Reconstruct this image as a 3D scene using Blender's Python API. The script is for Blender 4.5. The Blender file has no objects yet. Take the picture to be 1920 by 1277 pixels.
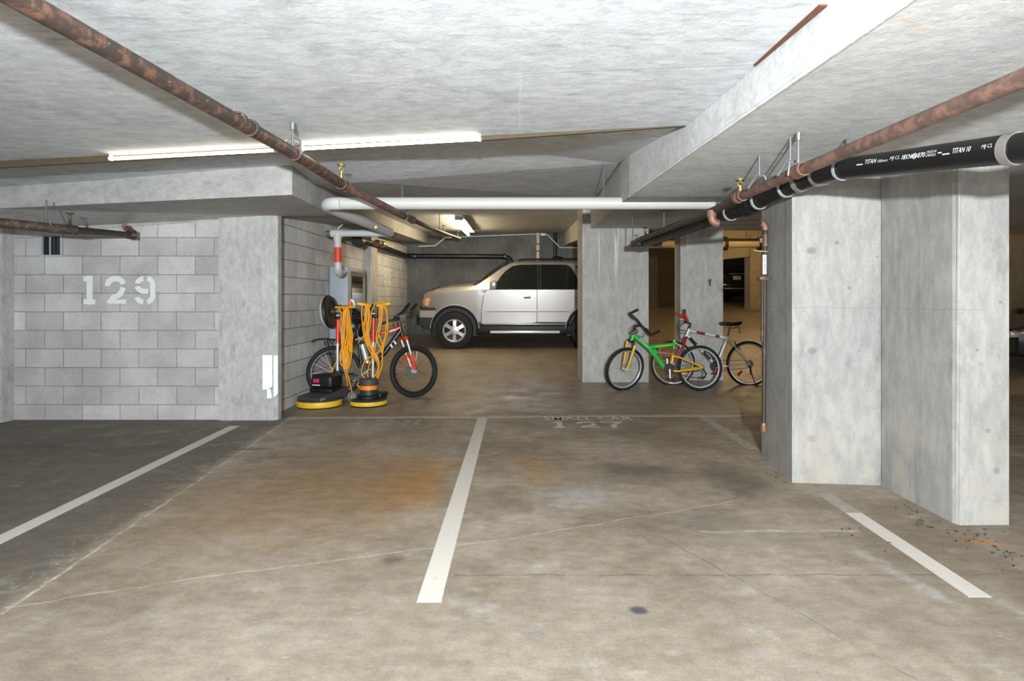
import bpy, bmesh, math, random
from mathutils import Vector, Matrix
R = math.radians
random.seed(7)
S = bpy.context.scene
COL = S.collection

# ------------------------------------------------------------------ camera, world, main lights, exposure
H, F, VX, VY = 1.316, 1100.0, 978.0, 562.0
RAMP0, RAMP = 8.5, 0.0765

cam_d = bpy.data.cameras.new('camera')
cam = bpy.data.objects.new('camera', cam_d); COL.objects.link(cam)
cam.location = (0, 0, H); cam.rotation_euler = (R(90), 0, 0)
cam_d.sensor_width = 36.0; cam_d.lens = F / 1920 * 36
cam_d.shift_x = -(VX - 960) / 1920; cam_d.shift_y = -(638.5 - VY) / 1920
cam_d.clip_start = 0.05
S.camera = cam

w = bpy.data.worlds.new('world'); S.world = w; w.use_nodes = True
w.node_tree.nodes['Background'].inputs[0].default_value = (0.93, 0.97, 1.0, 1)
w.node_tree.nodes['Background'].inputs[1].default_value = 0.7

def lamp(name, kind, loc, energy, color=(1, 1, 1), size=.1, rot=(0, 0, 0), size_y=None):
    d = bpy.data.lights.new(name, kind); d.energy = energy; d.color = color
    if kind == 'AREA':
        d.size = size
        if size_y: d.shape = 'RECTANGLE'; d.size_y = size_y
    elif kind == 'POINT': d.shadow_soft_size = size
    o = bpy.data.objects.new(name, d); COL.objects.link(o); o.location = loc; o.rotation_euler = rot
    return o
# the photographer's strobe just above the camera, and an added fill farther back
lamp('flash', 'AREA', (0.12, -0.35, 1.48), 14, (0.87, 0.945, 1.0), .05, (R(90 + 50), 0, 0))
lamp('fill_behind', 'AREA', (0.12, -1.75, 1.50), 330, (0.89, 0.955, 1.0), .08, (R(90 + 30), 0, 0))

S.view_settings.view_transform = 'Standard'; S.view_settings.look = 'None'
S.view_settings.exposure = 1.22; S.view_settings.gamma = 1.0
S.view_settings.use_curve_mapping = False
S.cycles.max_bounces = 5; S.cycles.diffuse_bounces = 3; S.cycles.glossy_bounces = 2; S.cycles.caustics_reflective = False; S.cycles.caustics_refractive = False
S.cycles.use_adaptive_sampling = True; S.cycles.adaptive_threshold = 0.06; S.cycles.adaptive_min_samples = 16

def P(x, y, d):
    return Vector(((x - VX) / F * d, d, H + (VY - y) / F * d))
def G(x, y, z=0.0):
    d = F * (H - z) / (y - VY)
    return Vector(((x - VX) / F * d, d, z))
def fz(d): return 0.0 if d < RAMP0 else RAMP * (d - RAMP0)

# ------------------------------------------------------------------ materials
class NT:
    def __init__(s, name):
        s.m = bpy.data.materials.new(name); s.m.use_nodes = True
        s.t = s.m.node_tree; s.b = s.t.nodes['Principled BSDF']; s.co = None
    def n(s, typ, **kw):
        nd = s.t.nodes.new(typ)
        for k, v in kw.items(): setattr(nd, k, v)
        return nd
    def link(s, a, b): s.t.links.new(a, b)
    def put(s, sock, v):
        if isinstance(v, bpy.types.NodeSocket): s.link(v, sock)
        else: sock.default_value = v
    def pos(s):
        if s.co is None: s.co = s.n('ShaderNodeNewGeometry').outputs['Position']
        return s.co
    def math(s, op, a, b=0.0, clamp=False):
        nd = s.n('ShaderNodeMath', operation=op, use_clamp=clamp); s.put(nd.inputs[0], a); s.put(nd.inputs[1], b); return nd.outputs[0]
    def vmul(s, v, vec):
        nd = s.n('ShaderNodeVectorMath', operation='MULTIPLY'); s.put(nd.inputs[0], v); nd.inputs[1].default_value = vec; return nd.outputs[0]
    def noise(s, scale, detail=4, rough=.55, vec=None, stretch=None, out='Fac'):
        v = vec if vec is not None else s.pos()
        if stretch: v = s.vmul(v, stretch)
        nd = s.n('ShaderNodeTexNoise'); s.link(v, nd.inputs['Vector'])
        nd.inputs['Scale'].default_value = scale; nd.inputs['Detail'].default_value = detail; nd.inputs['Roughness'].default_value = rough
        return nd.outputs[out]
    def rng(s, v, a, b, c=0.0, d=1.0, smooth=True):
        nd = s.n('ShaderNodeMapRange', interpolation_type='SMOOTHSTEP' if smooth else 'LINEAR')
        s.put(nd.inputs[0], v); nd.inputs[1].default_value = a; nd.inputs[2].default_value = b
        nd.inputs[3].default_value = c; nd.inputs[4].default_value = d; return nd.outputs[0]
    def mix(s, f, a, b, mode='MIX'):
        nd = s.n('ShaderNodeMix', data_type='RGBA', blend_type=mode)
        s.put(nd.inputs[0], f)
        for i, v in ((6, a), (7, b)):
            s.put(nd.inputs[i], v if isinstance(v, bpy.types.NodeSocket) else (*v, 1)[:4])
        return nd.outputs[2]
    def bump(s, h, strength=.3, dist=.01):
        nd = s.n('ShaderNodeBump'); s.link(h, nd.inputs['Height']); nd.inputs['Strength'].default_value = strength
        nd.inputs['Distance'].default_value = dist; s.link(nd.outputs[0], s.b.inputs['Normal'])
    def warp(s, amt, scale=3):
        c = s.noise(scale, 6, .62, out='Color')
        a = s.n('ShaderNodeVectorMath', operation='SUBTRACT'); s.link(c, a.inputs[0]); a.inputs[1].default_value = (.5, .5, .5)
        m = s.vmul(a.outputs[0], (amt, amt, amt))
        d = s.n('ShaderNodeVectorMath', operation='ADD'); s.link(m, d.inputs[0]); s.link(s.pos(), d.inputs[1]); return d.outputs[0]
    def local(s, v, loc, rot, sc):
        nd = s.n('ShaderNodeMapping', vector_type='TEXTURE'); s.link(v, nd.inputs[0])
        nd.inputs[1].default_value = loc; nd.inputs[2].default_value = (0, 0, rot); nd.inputs[3].default_value = sc; return nd.outputs[0]
    def blob(s, v, cx, cy, rx, ry, rot=0.0, inner=.2):
        l = s.local(v, (cx, cy, 0), rot, (rx, ry, 1))
        q = s.vmul(l, (1, 1, 0))
        nd = s.n('ShaderNodeVectorMath', operation='LENGTH'); s.link(q, nd.inputs[0])
        return s.rng(nd.outputs['Value'], inner, 1.0, 1.0, 0.0)
    def seg(s, v, a, b, wd, soft=.4):
        mid = (a + b) / 2; dv = b - a
        l = s.local(v, (mid.x, mid.y, 0), math.atan2(dv.y, dv.x), (dv.length / 2, wd / 2, 1))
        sp = s.n('ShaderNodeSeparateXYZ'); s.link(l, sp.inputs[0])
        ax = s.math('ABSOLUTE', sp.outputs[0]); ay = s.math('ABSOLUTE', sp.outputs[1])
        return s.math('MULTIPLY', s.math('LESS_THAN', ax, 1.0), s.rng(ay, soft, 1.0, 1.0, 0.0))
    def done(s, col=None, rough=.6, metal=0.0, **kw):
        if col is not None:
            s.put(s.b.inputs['Base Color'], col if isinstance(col, bpy.types.NodeSocket) else (*col, 1)[:4])
        s.put(s.b.inputs['Roughness'], rough); s.put(s.b.inputs['Metallic'], metal)
        for k, v in kw.items(): s.put(s.b.inputs[k.replace('_', ' ')], v)
        return s.m

def plain(name, col, rough=.5, metal=0.0, var=.12, scale=9.0, **kw):
    t = NT(name)
    f = t.noise(scale, 3)
    c = t.mix(f, tuple(max(0, v * (1 - var)) for v in col), tuple(min(1, v * (1 + var)) for v in col))
    return t.done(c, rough, metal, **kw)

def concrete(name, c1, c2, dark, streak=.4, pits=True, stretch=(1, 1, .12), grain=6.0, dirt=None, lime=0.0, cracks=None, spots=False):
    t = NT(name)
    f = t.rng(t.noise(1.6, 6, .6), .3, .7)
    c = t.mix(f, c1, c2)
    st = t.rng(t.noise(grain, 5, .65, stretch=stretch), .52, .75)
    c = t.mix(t.math('MULTIPLY', st, streak), c, dark)
    blot = t.math('MULTIPLY', t.rng(t.noise(4.2, 6, .7, stretch=(1, 1, .55)), .50, .68), t.rng(t.noise(1.1, 3), .42, .6))
    c = t.mix(t.math('MULTIPLY', blot, streak*.75), c, dark)
    mot = t.rng(t.noise(17, 6, .72, stretch=(stretch[0]**.5, stretch[1]**.5, stretch[2]**.5)), .36, .66, .86, 1.07)
    nm = t.n('ShaderNodeCombineColor'); [t.link(mot, nm.inputs[i]) for i in range(3)]
    c = t.mix(1.0, c, nm.outputs[0], 'MULTIPLY')
    fine = t.rng(t.noise(70, 3, .7), .35, .75, .95, 1.04)
    nd = t.n('ShaderNodeCombineColor'); [t.link(fine, nd.inputs[i]) for i in range(3)]
    c = t.mix(1.0, c, nd.outputs[0], 'MULTIPLY')
    h = t.noise(40, 4, .6)
    if pits:
        v = t.n('ShaderNodeTexVoronoi', feature='F1'); t.link(t.warp(.05, 9), v.inputs['Vector']); v.inputs['Scale'].default_value = 5.5
        pm = t.math('MULTIPLY', t.rng(v.outputs['Distance'], .05, .13, 1, 0), t.rng(t.noise(2.3, 2), .52, .6))
        c = t.mix(t.math('MULTIPLY', pm, .45), c, dark)
    if lime > 0:
        l = t.rng(t.noise(14, 2, .5, stretch=(1, 1, .035)), .63, .70)
        sp = t.n('ShaderNodeSeparateXYZ'); t.link(t.pos(), sp.inputs[0])
        l = t.math('MULTIPLY', l, t.rng(sp.outputs[2], 1.0, 2.2, 0, 1))
        c = t.mix(t.math('MULTIPLY', l, lime), c, (.78, .77, .72))
    if cracks:
        wv = t.warp(.03, 7)
        for zc, p0, p1, wd, col, k in cracks:
            q = [Vector(((x - VX)/F*(F*(zc - H)/(VY - y)), F*(zc - H)/(VY - y), 0)) for x, y in (p0, p1)]
            c = t.mix(t.math('MULTIPLY', t.seg(wv, q[0], q[1], wd, .3), k), c, col)
    if spots:
        sp = t.n('ShaderNodeSeparateXYZ'); t.link(t.warp(.03, 9), sp.inputs[0])
        cb = t.n('ShaderNodeCombineXYZ'); t.link(sp.outputs[0], cb.inputs[0]); t.link(sp.outputs[2], cb.inputs[1])
        for x, z, r in ((2.08, 1.668, .04), (2.085, .948, .042), (2.08, .32, .042), (2.25, 1.72, .022), (2.33, 1.40, .018), (2.775, .318, .03), (2.72, .55, .022), (2.80, 1.30, .014), (2.66, 1.02, .012), (2.40, .95, .010), (2.52, 1.62, .010)):
            c = t.mix(t.math('MULTIPLY', t.blob(cb.outputs[0], x, z, r, r*.85, 0, .5), .7), c, (.17, .17, .165))
        c = t.mix(t.math('MULTIPLY', t.seg(cb.outputs[0], Vector((1.9, 1.262, 0)), Vector((2.69, 1.258, 0)), .007, .3), .7), c, (.22, .21, .20))
    if dirt:
        sp = t.n('ShaderNodeSeparateXYZ'); t.link(t.pos(), sp.inputs[0])
        dm = t.math('MULTIPLY', t.rng(sp.outputs[2], 0.0, dirt[0], 1, 0), t.rng(t.noise(5, 4), .4, .62))
        c = t.mix(t.math('MULTIPLY', dm, dirt[2]), c, dirt[1])
    t.bump(h, .25, .006)
    return t.done(c, .82)

CONC_CEIL = concrete('concrete_ceiling', (.63, .655, .675), (.71, .735, .75), (.42, .425, .43), .8, True, (.25, 1, 1), 22,
    cracks=[(2.37, (976, 139), (1418, 121), .010, (.36, .36, .36), .8), (2.37, (976, 139), (974, 246), .014, (.80, .79, .76), .6), (2.37, (50, 186), (420, 168), .010, (.80, .79, .77), .5),
            (2.37, (420, 168), (960, 145), .010, (.45, .45, .45), .6), (2.37, (0, 262), (120, 290), .05, (.52, .47, .40), .5), (2.55, (560, 318), (960, 300), .03, (.45, .42, .38), .5)])
CONC_SLAB = concrete('concrete_dropped_slab', (.61, .61, .605), (.69, .69, .68), (.45, .44, .43), .6, True, (.35, 1, 1), 18,
    cracks=[(2.186, (1315, 273), (1560, 260), .012, (.78, .77, .74), .6), (2.186, (1680, 28), (1740, 60), .03, (.66, .55, .44), .5)])
CONC_BEAM = concrete('concrete_beam', (.42, .415, .40), (.50, .49, .47), (.30, .29, .27), .6, True, (.35, 1, 1), 14)
CONC_PIL = concrete('concrete_pillar', (.325, .315, .295), (.385, .37, .345), (.18, .18, .175), .7, True, dirt=(.9, (.47, .405, .325), .5), spots=True)
CONC_PIL2 = concrete('concrete_far_pillar', (.44, .42, .385), (.54, .52, .48), (.28, .28, .27), .5, False, lime=.8)
CONC_PILASTER = concrete('concrete_pilaster', (.46, .45, .43), (.53, .515, .49), (.31, .295, .265), .85, False, (1.6, 1, .35), 13)
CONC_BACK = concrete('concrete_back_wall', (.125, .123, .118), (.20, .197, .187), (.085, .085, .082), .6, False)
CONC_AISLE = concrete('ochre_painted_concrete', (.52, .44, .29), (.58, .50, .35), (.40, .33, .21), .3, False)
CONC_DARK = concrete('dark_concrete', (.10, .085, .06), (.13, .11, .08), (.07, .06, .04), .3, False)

def blocks(name, axis, x0, z0, c1, c2, mortar, wd=.413, ht=.2037):
    t = NT(name)
    sp = t.n('ShaderNodeSeparateXYZ'); t.link(t.pos(), sp.inputs[0])
    cb = t.n('ShaderNodeCombineXYZ')
    t.link(t.math('SUBTRACT', sp.outputs[0 if axis == 'x' else 1], x0), cb.inputs[0]); t.link(t.math('SUBTRACT', sp.outputs[2], z0), cb.inputs[1])
    wp = t.noise(9, 3, out='Color')
    a = t.n('ShaderNodeVectorMath', operation='SUBTRACT'); t.link(wp, a.inputs[0]); a.inputs[1].default_value = (.5, .5, .5)
    ad = t.n('ShaderNodeVectorMath', operation='ADD'); t.link(t.vmul(a.outputs[0], (.012, .008, 0)), ad.inputs[0]); t.link(cb.outputs[0], ad.inputs[1])
    br = t.n('ShaderNodeTexBrick', offset=.5, offset_frequency=2)
    t.link(ad.outputs[0], br.inputs['Vector'])
    for k, v in (('Scale', 1.0), ('Mortar Size', .0055), ('Mortar Smooth', .4), ('Bias', 0.0), ('Brick Width', wd), ('Row Height', ht)): br.inputs[k].default_value = v
    br.inputs['Color1'].default_value = (*c1, 1); br.inputs['Color2'].default_value = (*c2, 1); br.inputs['Mortar'].default_value = (*mortar, 1)
    c = br.outputs['Color']
    pat = t.rng(t.noise(2.2, 5, .6), .35, .7, .82, 1.07)
    fn = t.rng(t.noise(55, 3, .7), .3, .7, .92, 1.05)
    k = t.math('MULTIPLY', pat, fn)
    nd = t.n('ShaderNodeCombineColor'); [t.link(k, nd.inputs[i]) for i in range(3)]
    c = t.mix(1.0, c, nd.outputs[0], 'MULTIPLY')
    h = t.math('ADD', t.math('MULTIPLY', br.outputs['Fac'], -1.0), t.math('MULTIPLY', t.noise(60, 3), .12))
    t.bump(h, .7, .012)
    return t.done(c, .85)
BLOCK_F = blocks('concrete_block_front', 'x', -5.6415, .1646, (.445, .435, .415), (.60, .585, .56), (.34, .33, .31))
BLOCK_S = blocks('concrete_block_side', 'y', 6.95, .13, (.62, .615, .60), (.72, .71, .69), (.26, .25, .24), ht=.2087)

def floor_mat():
    t = NT('stained_concrete_floor')
    wp = t.warp(.75, 1.6); wf = t.warp(.05, 6)
    c = t.mix(t.rng(t.noise(1.1, 8, .68), .34, .66), (.235, .182, .125), (.40, .33, .255))
    near = t.blob(wp, .3, 1.7, 4.2, 1.9, 0, .35)
    c = t.mix(t.math('MULTIPLY', near, .5), c, (.265, .222, .173))
    # the neighbouring bay is dirtier
    A, B = G(0, 1150), G(545, 785)
    dv = (B - A).normalized(); nrm = Vector((-dv.y, dv.x, 0))
    dp = t.n('ShaderNodeVectorMath', operation='DOT_PRODUCT'); t.link(wf, dp.inputs[0]); dp.inputs[1].default_value = nrm
    side = t.rng(t.math('SUBTRACT', dp.outputs['Value'], A.dot(nrm)), -.02, .12)
    c = t.mix(t.math('MULTIPLY', side, .80), c, (.125, .107, .084))
    lw = t.math('MULTIPLY', t.math('MULTIPLY', t.rng(t.math('SUBTRACT', dp.outputs['Value'], A.dot(nrm)), -.04, .0), t.rng(t.math('SUBTRACT', dp.outputs['Value'], A.dot(nrm)), .0, .30, 1, 0)), t.rng(t.noise(30, 4, .7), .56, .68))
    c = t.mix(t.math('MULTIPLY', lw, .8), c, (.58, .54, .47))
    # worn patches
    c = t.mix(t.math('MULTIPLY', t.rng(t.noise(2.7, 6, .68), .54, .72), .5), c, (.47, .435, .38))
    c = t.mix(t.math('MULTIPLY', t.rng(t.noise(3.6, 6, .68, stretch=(1, .7, 1)), .54, .70), .5), c, (.23, .165, .105))
    def stain(x, y, rx, ry, col, k, inner=.1, v=wp, rot=0.0):
        nonlocal c
        p = G(x, y); c = t.mix(t.math('MULTIPLY', t.blob(v, p.x, p.y, rx, ry, rot, inner), k), c, col)
    stain(770, 905, .42, 1.05, (.40, .19, .04), .9)
    stain(640, 900, 1.25, 1.25, (.29, .175, .085), .72)
    stain(480, 960, 1.1, 1.1, (.29, .185, .10), .6)
    stain(1010, 880, .28, .7, (.36, .20, .07), .6)
    stain(700, 800, .5, .5, (.42, .38, .33), .45)
    stain(1180, 880, .52, .30, (.16, .125, .09), .85)
    stain(1385, 900, .36, .62, (.16, .13, .095), .85)
    stain(1090, 940, .40, .36, (.47, .44, .40), .6)
    stain(1330, 980, .5, .35, (.20, .17, .135), .55)
    stain(1480, 840, .12, .8, (.40, .20, .07), .6)
    stain(40, 840, .8, .2, (.09, .085, .075), .7)
    stain(520, 1045, .15, .14, (.30, .23, .20), .6)
    stain(735, 1050, .08, .06, (.15, .10, .07), .75, .2, wf)
    stain(1197, 1144, .045, .05, (.07, .075, .085), .95, .4, wf, .6)
    stain(1010, 1185, .05, .05, (.24, .22, .20), .7, .3, wf)
    stain(1115, 1185, .05, .04, (.28, .25, .22), .6, .3, wf)
    stain(1417, 1229, .055, .028, (.30, .27, .24), .8, .5, wf)
    stain(1268, 1226, .05, .025, (.34, .30, .27), .6, .4, wf)
    stain(1515, 1148, .03, .02, (.27, .25, .22), .7, .4, wf)
    stain(470, 842, .3, .07, (.20, .13, .085), .8, .3, wf)
    stain(575, 875, .2, .08, (.23, .18, .13), .5, .3, wf)
    stain(1845, 1018, .16, .03, (.60, .20, .02), .9, .2, t.warp(.09, 11), -.35)
    # shiny drive strip behind the bays
    sp = t.n('ShaderNodeSeparateXYZ'); t.link(wp, sp.inputs[0])
    back = t.rng(sp.outputs[1], 6.3, 7.2)
    c = t.mix(t.math('MULTIPLY', back, .45), c, (.36, .285, .20))
    # cracks, joints
    def line(pts, wd, col, k, v=wf, soft=.4):
        nonlocal c
        for a, b in zip(pts, pts[1:]):
            c = t.mix(t.math('MULTIPLY', t.seg(v, G(*a), G(*b), wd, soft), t.math('MULTIPLY', brk, k)), c, col)
    brk = t.rng(t.noise(5, 6, .75), .36, .58, .12, 1.0)
    line([(0, 1153), (545, 784)], .026, (.56, .52, .46), .75)
    line([(10, 1140), (420, 1077), (845, 1023), (960, 1010), (1400, 935)], .011, (.58, .52, .44), .85, t.warp(.09, 4))
    line([(850, 1078), (1870, 1078)], .016, (.15, .12, .09), .85)
    line([(1190, 980), (1380, 1083), (1500, 1150), (1745, 1290)], .016, (.18, .15, .115), .85)
    line([(1310, 996), (1615, 996)], .045, (.62, .61, .59), .55, t.warp(.10, 5), .2)
    line([(1600, 1030), (1780, 1130)], .12, (.60, .60, .58), .35, t.warp(.12, 8), .1)
    gr = t.rng(t.noise(7, 8, .76, stretch=(1, 1.7, 1)), .34, .66, .80, 1.13)
    ng = t.n('ShaderNodeCombineColor'); [t.link(gr, ng.inputs[i]) for i in range(3)]
    c = t.mix(1.0, c, ng.outputs[0], 'MULTIPLY')
    # little dark specks and scratches
    v = t.n('ShaderNodeTexVoronoi'); t.link(t.warp(.03, 18), v.inputs['Vector']); v.inputs['Scale'].default_value = 7
    sm = t.math('MULTIPLY', t.rng(v.outputs['Distance'], .03, .10, 1, 0), t.rng(t.noise(1.7, 3), .5, .62))
    c = t.mix(t.math('MULTIPLY', sm, .6), c, (.15, .12, .09))
    scr = t.math('MULTIPLY', t.rng(t.noise(9, 6, .75, vec=t.warp(.2, 3), stretch=(1, 3.2, 1)), .60, .68), t.rng(t.noise(1.1, 3), .42, .60))
    c = t.mix(t.math('MULTIPLY', scr, .45), c, (.20, .16, .12))
    lt = t.math('MULTIPLY', t.rng(t.noise(13, 6, .75, stretch=(1, 2.4, 1)), .61, .70), t.rng(t.noise(1.4, 3, stretch=(1.3, 1, 1)), .45, .62))
    c = t.mix(t.math('MULTIPLY', lt, .5), c, (.54, .50, .44))
    fine = t.rng(t.noise(90, 3, .75), .3, .75, .86, 1.10)
    nd = t.n('ShaderNodeCombineColor'); [t.link(fine, nd.inputs[i]) for i in range(3)]
    c = t.mix(1.0, c, nd.outputs[0], 'MULTIPLY')
    t.bump(t.noise(50, 5, .6), .12, .004)
    rough = t.math('SUBTRACT', t.rng(t.noise(3, 5), .3, .7, .62, .82), t.math('MULTIPLY', back, .28))
    return t.done(c, rough)
FLOOR = floor_mat()

def paint_mat(name, col, under, wear):
    t = NT(name)
    f = t.rng(t.noise(16, 5, .7), wear - .08, wear + .1)
    c = t.mix(f, col, under)
    return t.done(c, .7)
PAINT = paint_mat('line_paint', (.66, .60, .53), (.45, .39, .33), .66)
PAINT_THIN = paint_mat('thin_line_paint', (.52, .47, .41), (.36, .31, .26), .50)
PAINT_FADED = paint_mat('faded_paint', (.50, .45, .40), (.36, .31, .26), .47)
PAINT_GHOST = paint_mat('ghost_paint', (.44, .40, .355), (.36, .31, .26), .42)
PAINT_WALL = plain('wall_stencil_paint', (.80, .79, .76), .7, var=.03)
TAPE = plain('white_reflective_tape', (.98, .98, .97), .35, var=.01)

def rusty(name, c_pipe, c_rust, thr, scale=7, metal=.3, rough=.55):
    t = NT(name)
    f = t.rng(t.noise(scale, 6, .72), thr - .06, thr + .08)
    c = t.mix(f, c_pipe, c_rust)
    w = t.rng(t.noise(22, 5, .75), .64, .70)
    c = t.mix(t.math('MULTIPLY', w, .6), c, (.50, .42, .36))
    t.bump(t.noise(45, 4), .3, .004)
    return t.done(c, rough, metal)
RUST = rusty('rusted_sprinkler_pipe', (.07, .05, .042), (.20, .105, .07), .54, 18)
RUST_RED = rusty('red_brown_pipe', (.13, .08, .065), (.235, .135, .10), .5, 14)
PIPE_DK = rusty('dark_brown_pipe', (.055, .04, .033), (.16, .085, .05), .62)
FITTING = rusty('copper_brown_fitting', (.19, .10, .07), (.26, .13, .09), .5, metal=.3)
CAST = plain('black_cast_iron', (.010, .0095, .0095), .42, .2, .3, 14)
CLAMPM = plain('stainless_clamp', (.36, .33, .31), .36, .6)
STRAPM = plain('grey_plastic_strap', (.34, .345, .345), .5)
PVC = plain('white_pvc', (.54, .525, .485), .38, var=.05, scale=3)
PVC_G = plain('grey_white_pvc', (.58, .585, .58), .42, var=.04)
REDL = plain('red_label', (.72, .06, .02), .5, var=.05)
STEEL = plain('zinc_steel', (.15, .155, .16), .45, .3)
WHITE_METAL = plain('white_enamel', (.72, .72, .70), .4)
GREY_CAB = plain('grey_enamel_cabinet', (.40, .44, .48), .45, var=.04)
BRASS = plain('brass', (.55, .40, .14), .35, .9)
BLACK_PL = plain('black_plastic', (.007, .007, .0075), .5, var=.2)
DARK_PL = plain('charcoal_plastic', (.055, .049, .046), .62, var=.2)
RUBBER = plain('tyre_rubber', (.009, .009, .0095), .72, var=.25, scale=30)
CHROME = plain('chrome', (.85, .85, .85), .15, .6, .03)
ALLOY = plain('brushed_alloy', (.66, .66, .66), .35, .45, .06)
SPOKE = plain('spoke_steel', (.42, .42, .42), .35, .5)
GLASS_DK = plain('tinted_car_glass', (.012, .016, .014), .05, 0, .1)
SILVER = plain('silver_car_paint', (.41, .385, .37), .27, .4, .02, 3, Coat_Weight=.6, Coat_Roughness=.08)
SILVER2 = plain('beige_silver_trim', (.42, .37, .29), .3, .3, .05)
BLACKCAR = plain('black_car_paint', (.010, .011, .012), .18, .1, .1, Coat_Weight=.6)
AMBER = plain('amber_lamp_lens', (1.0, .34, .08), .15, 0, .1)
LENS = plain('clear_lamp_lens', (1.0, .72, .48), .12, 0, .05)
RED_LENS = plain('red_lamp_lens', (.70, .02, .02), .12, 0, .1)
GREENP = plain('green_bike_paint', (.03, .46, .05), .28, 0, .08)
YELLOWP = plain('orange_yellow_bike_paint', (.80, .42, .01), .3, 0, .06)
REDP = plain('red_bike_paint', (.78, .05, .015), .28, 0, .06)
DKREDP = plain('dark_red_bike_paint', (.32, .02, .02), .3, 0, .1)
SILVERB = plain('silver_bike_paint', (.74, .73, .72), .28, .15, .05)
BLACKB = plain('black_bike_paint', (.015, .015, .016), .32, .1, .15)
ORANGEC = plain('orange_cord_vinyl', (.86, .36, .01), .42, 0, .06)
YEL_BUMP = plain('yellow_rubber_skirt', (.80, .50, .03), .5, 0, .12, 12)
YEL_H = plain('yellow_handle_grip', (.85, .44, .01), .4, 0, .05)
RED_H = plain('red_handle_sleeve', (.75, .03, .015), .3, 0, .05)
ORANGE_BAND = plain('orange_band', (.95, .22, .02), .45, 0, .04)
DKGREEN = plain('dark_green_motor', (.012, .045, .025), .4, 0, .15)
MAGENTA = plain('magenta_badge', (.65, .02, .14), .4, 0, .2, 60)
WHITE_L = plain('white_print', (.80, .80, .78), .5, 0, .02)
GREY_L = plain('grey_print', (.62, .62, .60), .5, 0, .05)
BLACK_T = plain('black_print', (.02, .02, .02), .5, 0, .02)
LEAF = plain('dry_leaf', (.07, .045, .03), .8, 0, .4, 20)
YEL_PIPE = plain('yellow_pipe_paint', (.80, .48, .02), .4)
BEIGE_PIPE = plain('beige_pipe_wrap', (.72, .58, .36), .5)
PLATE = plain('pale_yellow_plate', (.70, .68, .25), .5, 0, .05)

def emit(name, col, strength):
    t = NT(name); f = t.noise(3, 1)
    c = t.mix(f, col, tuple(min(1, v * 1.02) for v in col))
    return t.done(c, .4, 0, Emission_Color=c, Emission_Strength=strength)
TUBE = emit('lit_tube', (1.0, .90, .70), 5.5)
TUBE_REAR = emit('lit_rear_tube', (1.0, .80, .50), 20.0)
TUBE_AISLE = emit('lit_aisle_tube', (1.0, .72, .36), 50.0)

FOLD_STRIP = plain('olive_brown_strip', (.085, .062, .032), .8, 0, .3, 18)
WOOD = plain('rust_brown_timber', (.14, .05, .025), .7, 0, .4, 25)
# ------------------------------------------------------------------ mesh helpers
def set_props(o, label=None, cat=None, group=None, kind=None):
    if label: o['label'] = label
    if cat: o['category'] = cat
    if group: o['group'] = group
    if kind: o['kind'] = kind
    return o
def thing(name, label, cat, loc=(0, 0, 0), rotz=0.0, group=None, rot=None):
    o = bpy.data.objects.new(name, None); COL.objects.link(o)
    o.empty_display_size = .1
    o.location = loc; o.rotation_euler = rot if rot else (0, 0, rotz)
    return set_props(o, label, cat, group)
def world_m(o):
    m = Matrix.LocRotScale(o.location, o.rotation_euler, None)
    return world_m(o.parent) @ m if o.parent else m

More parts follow.
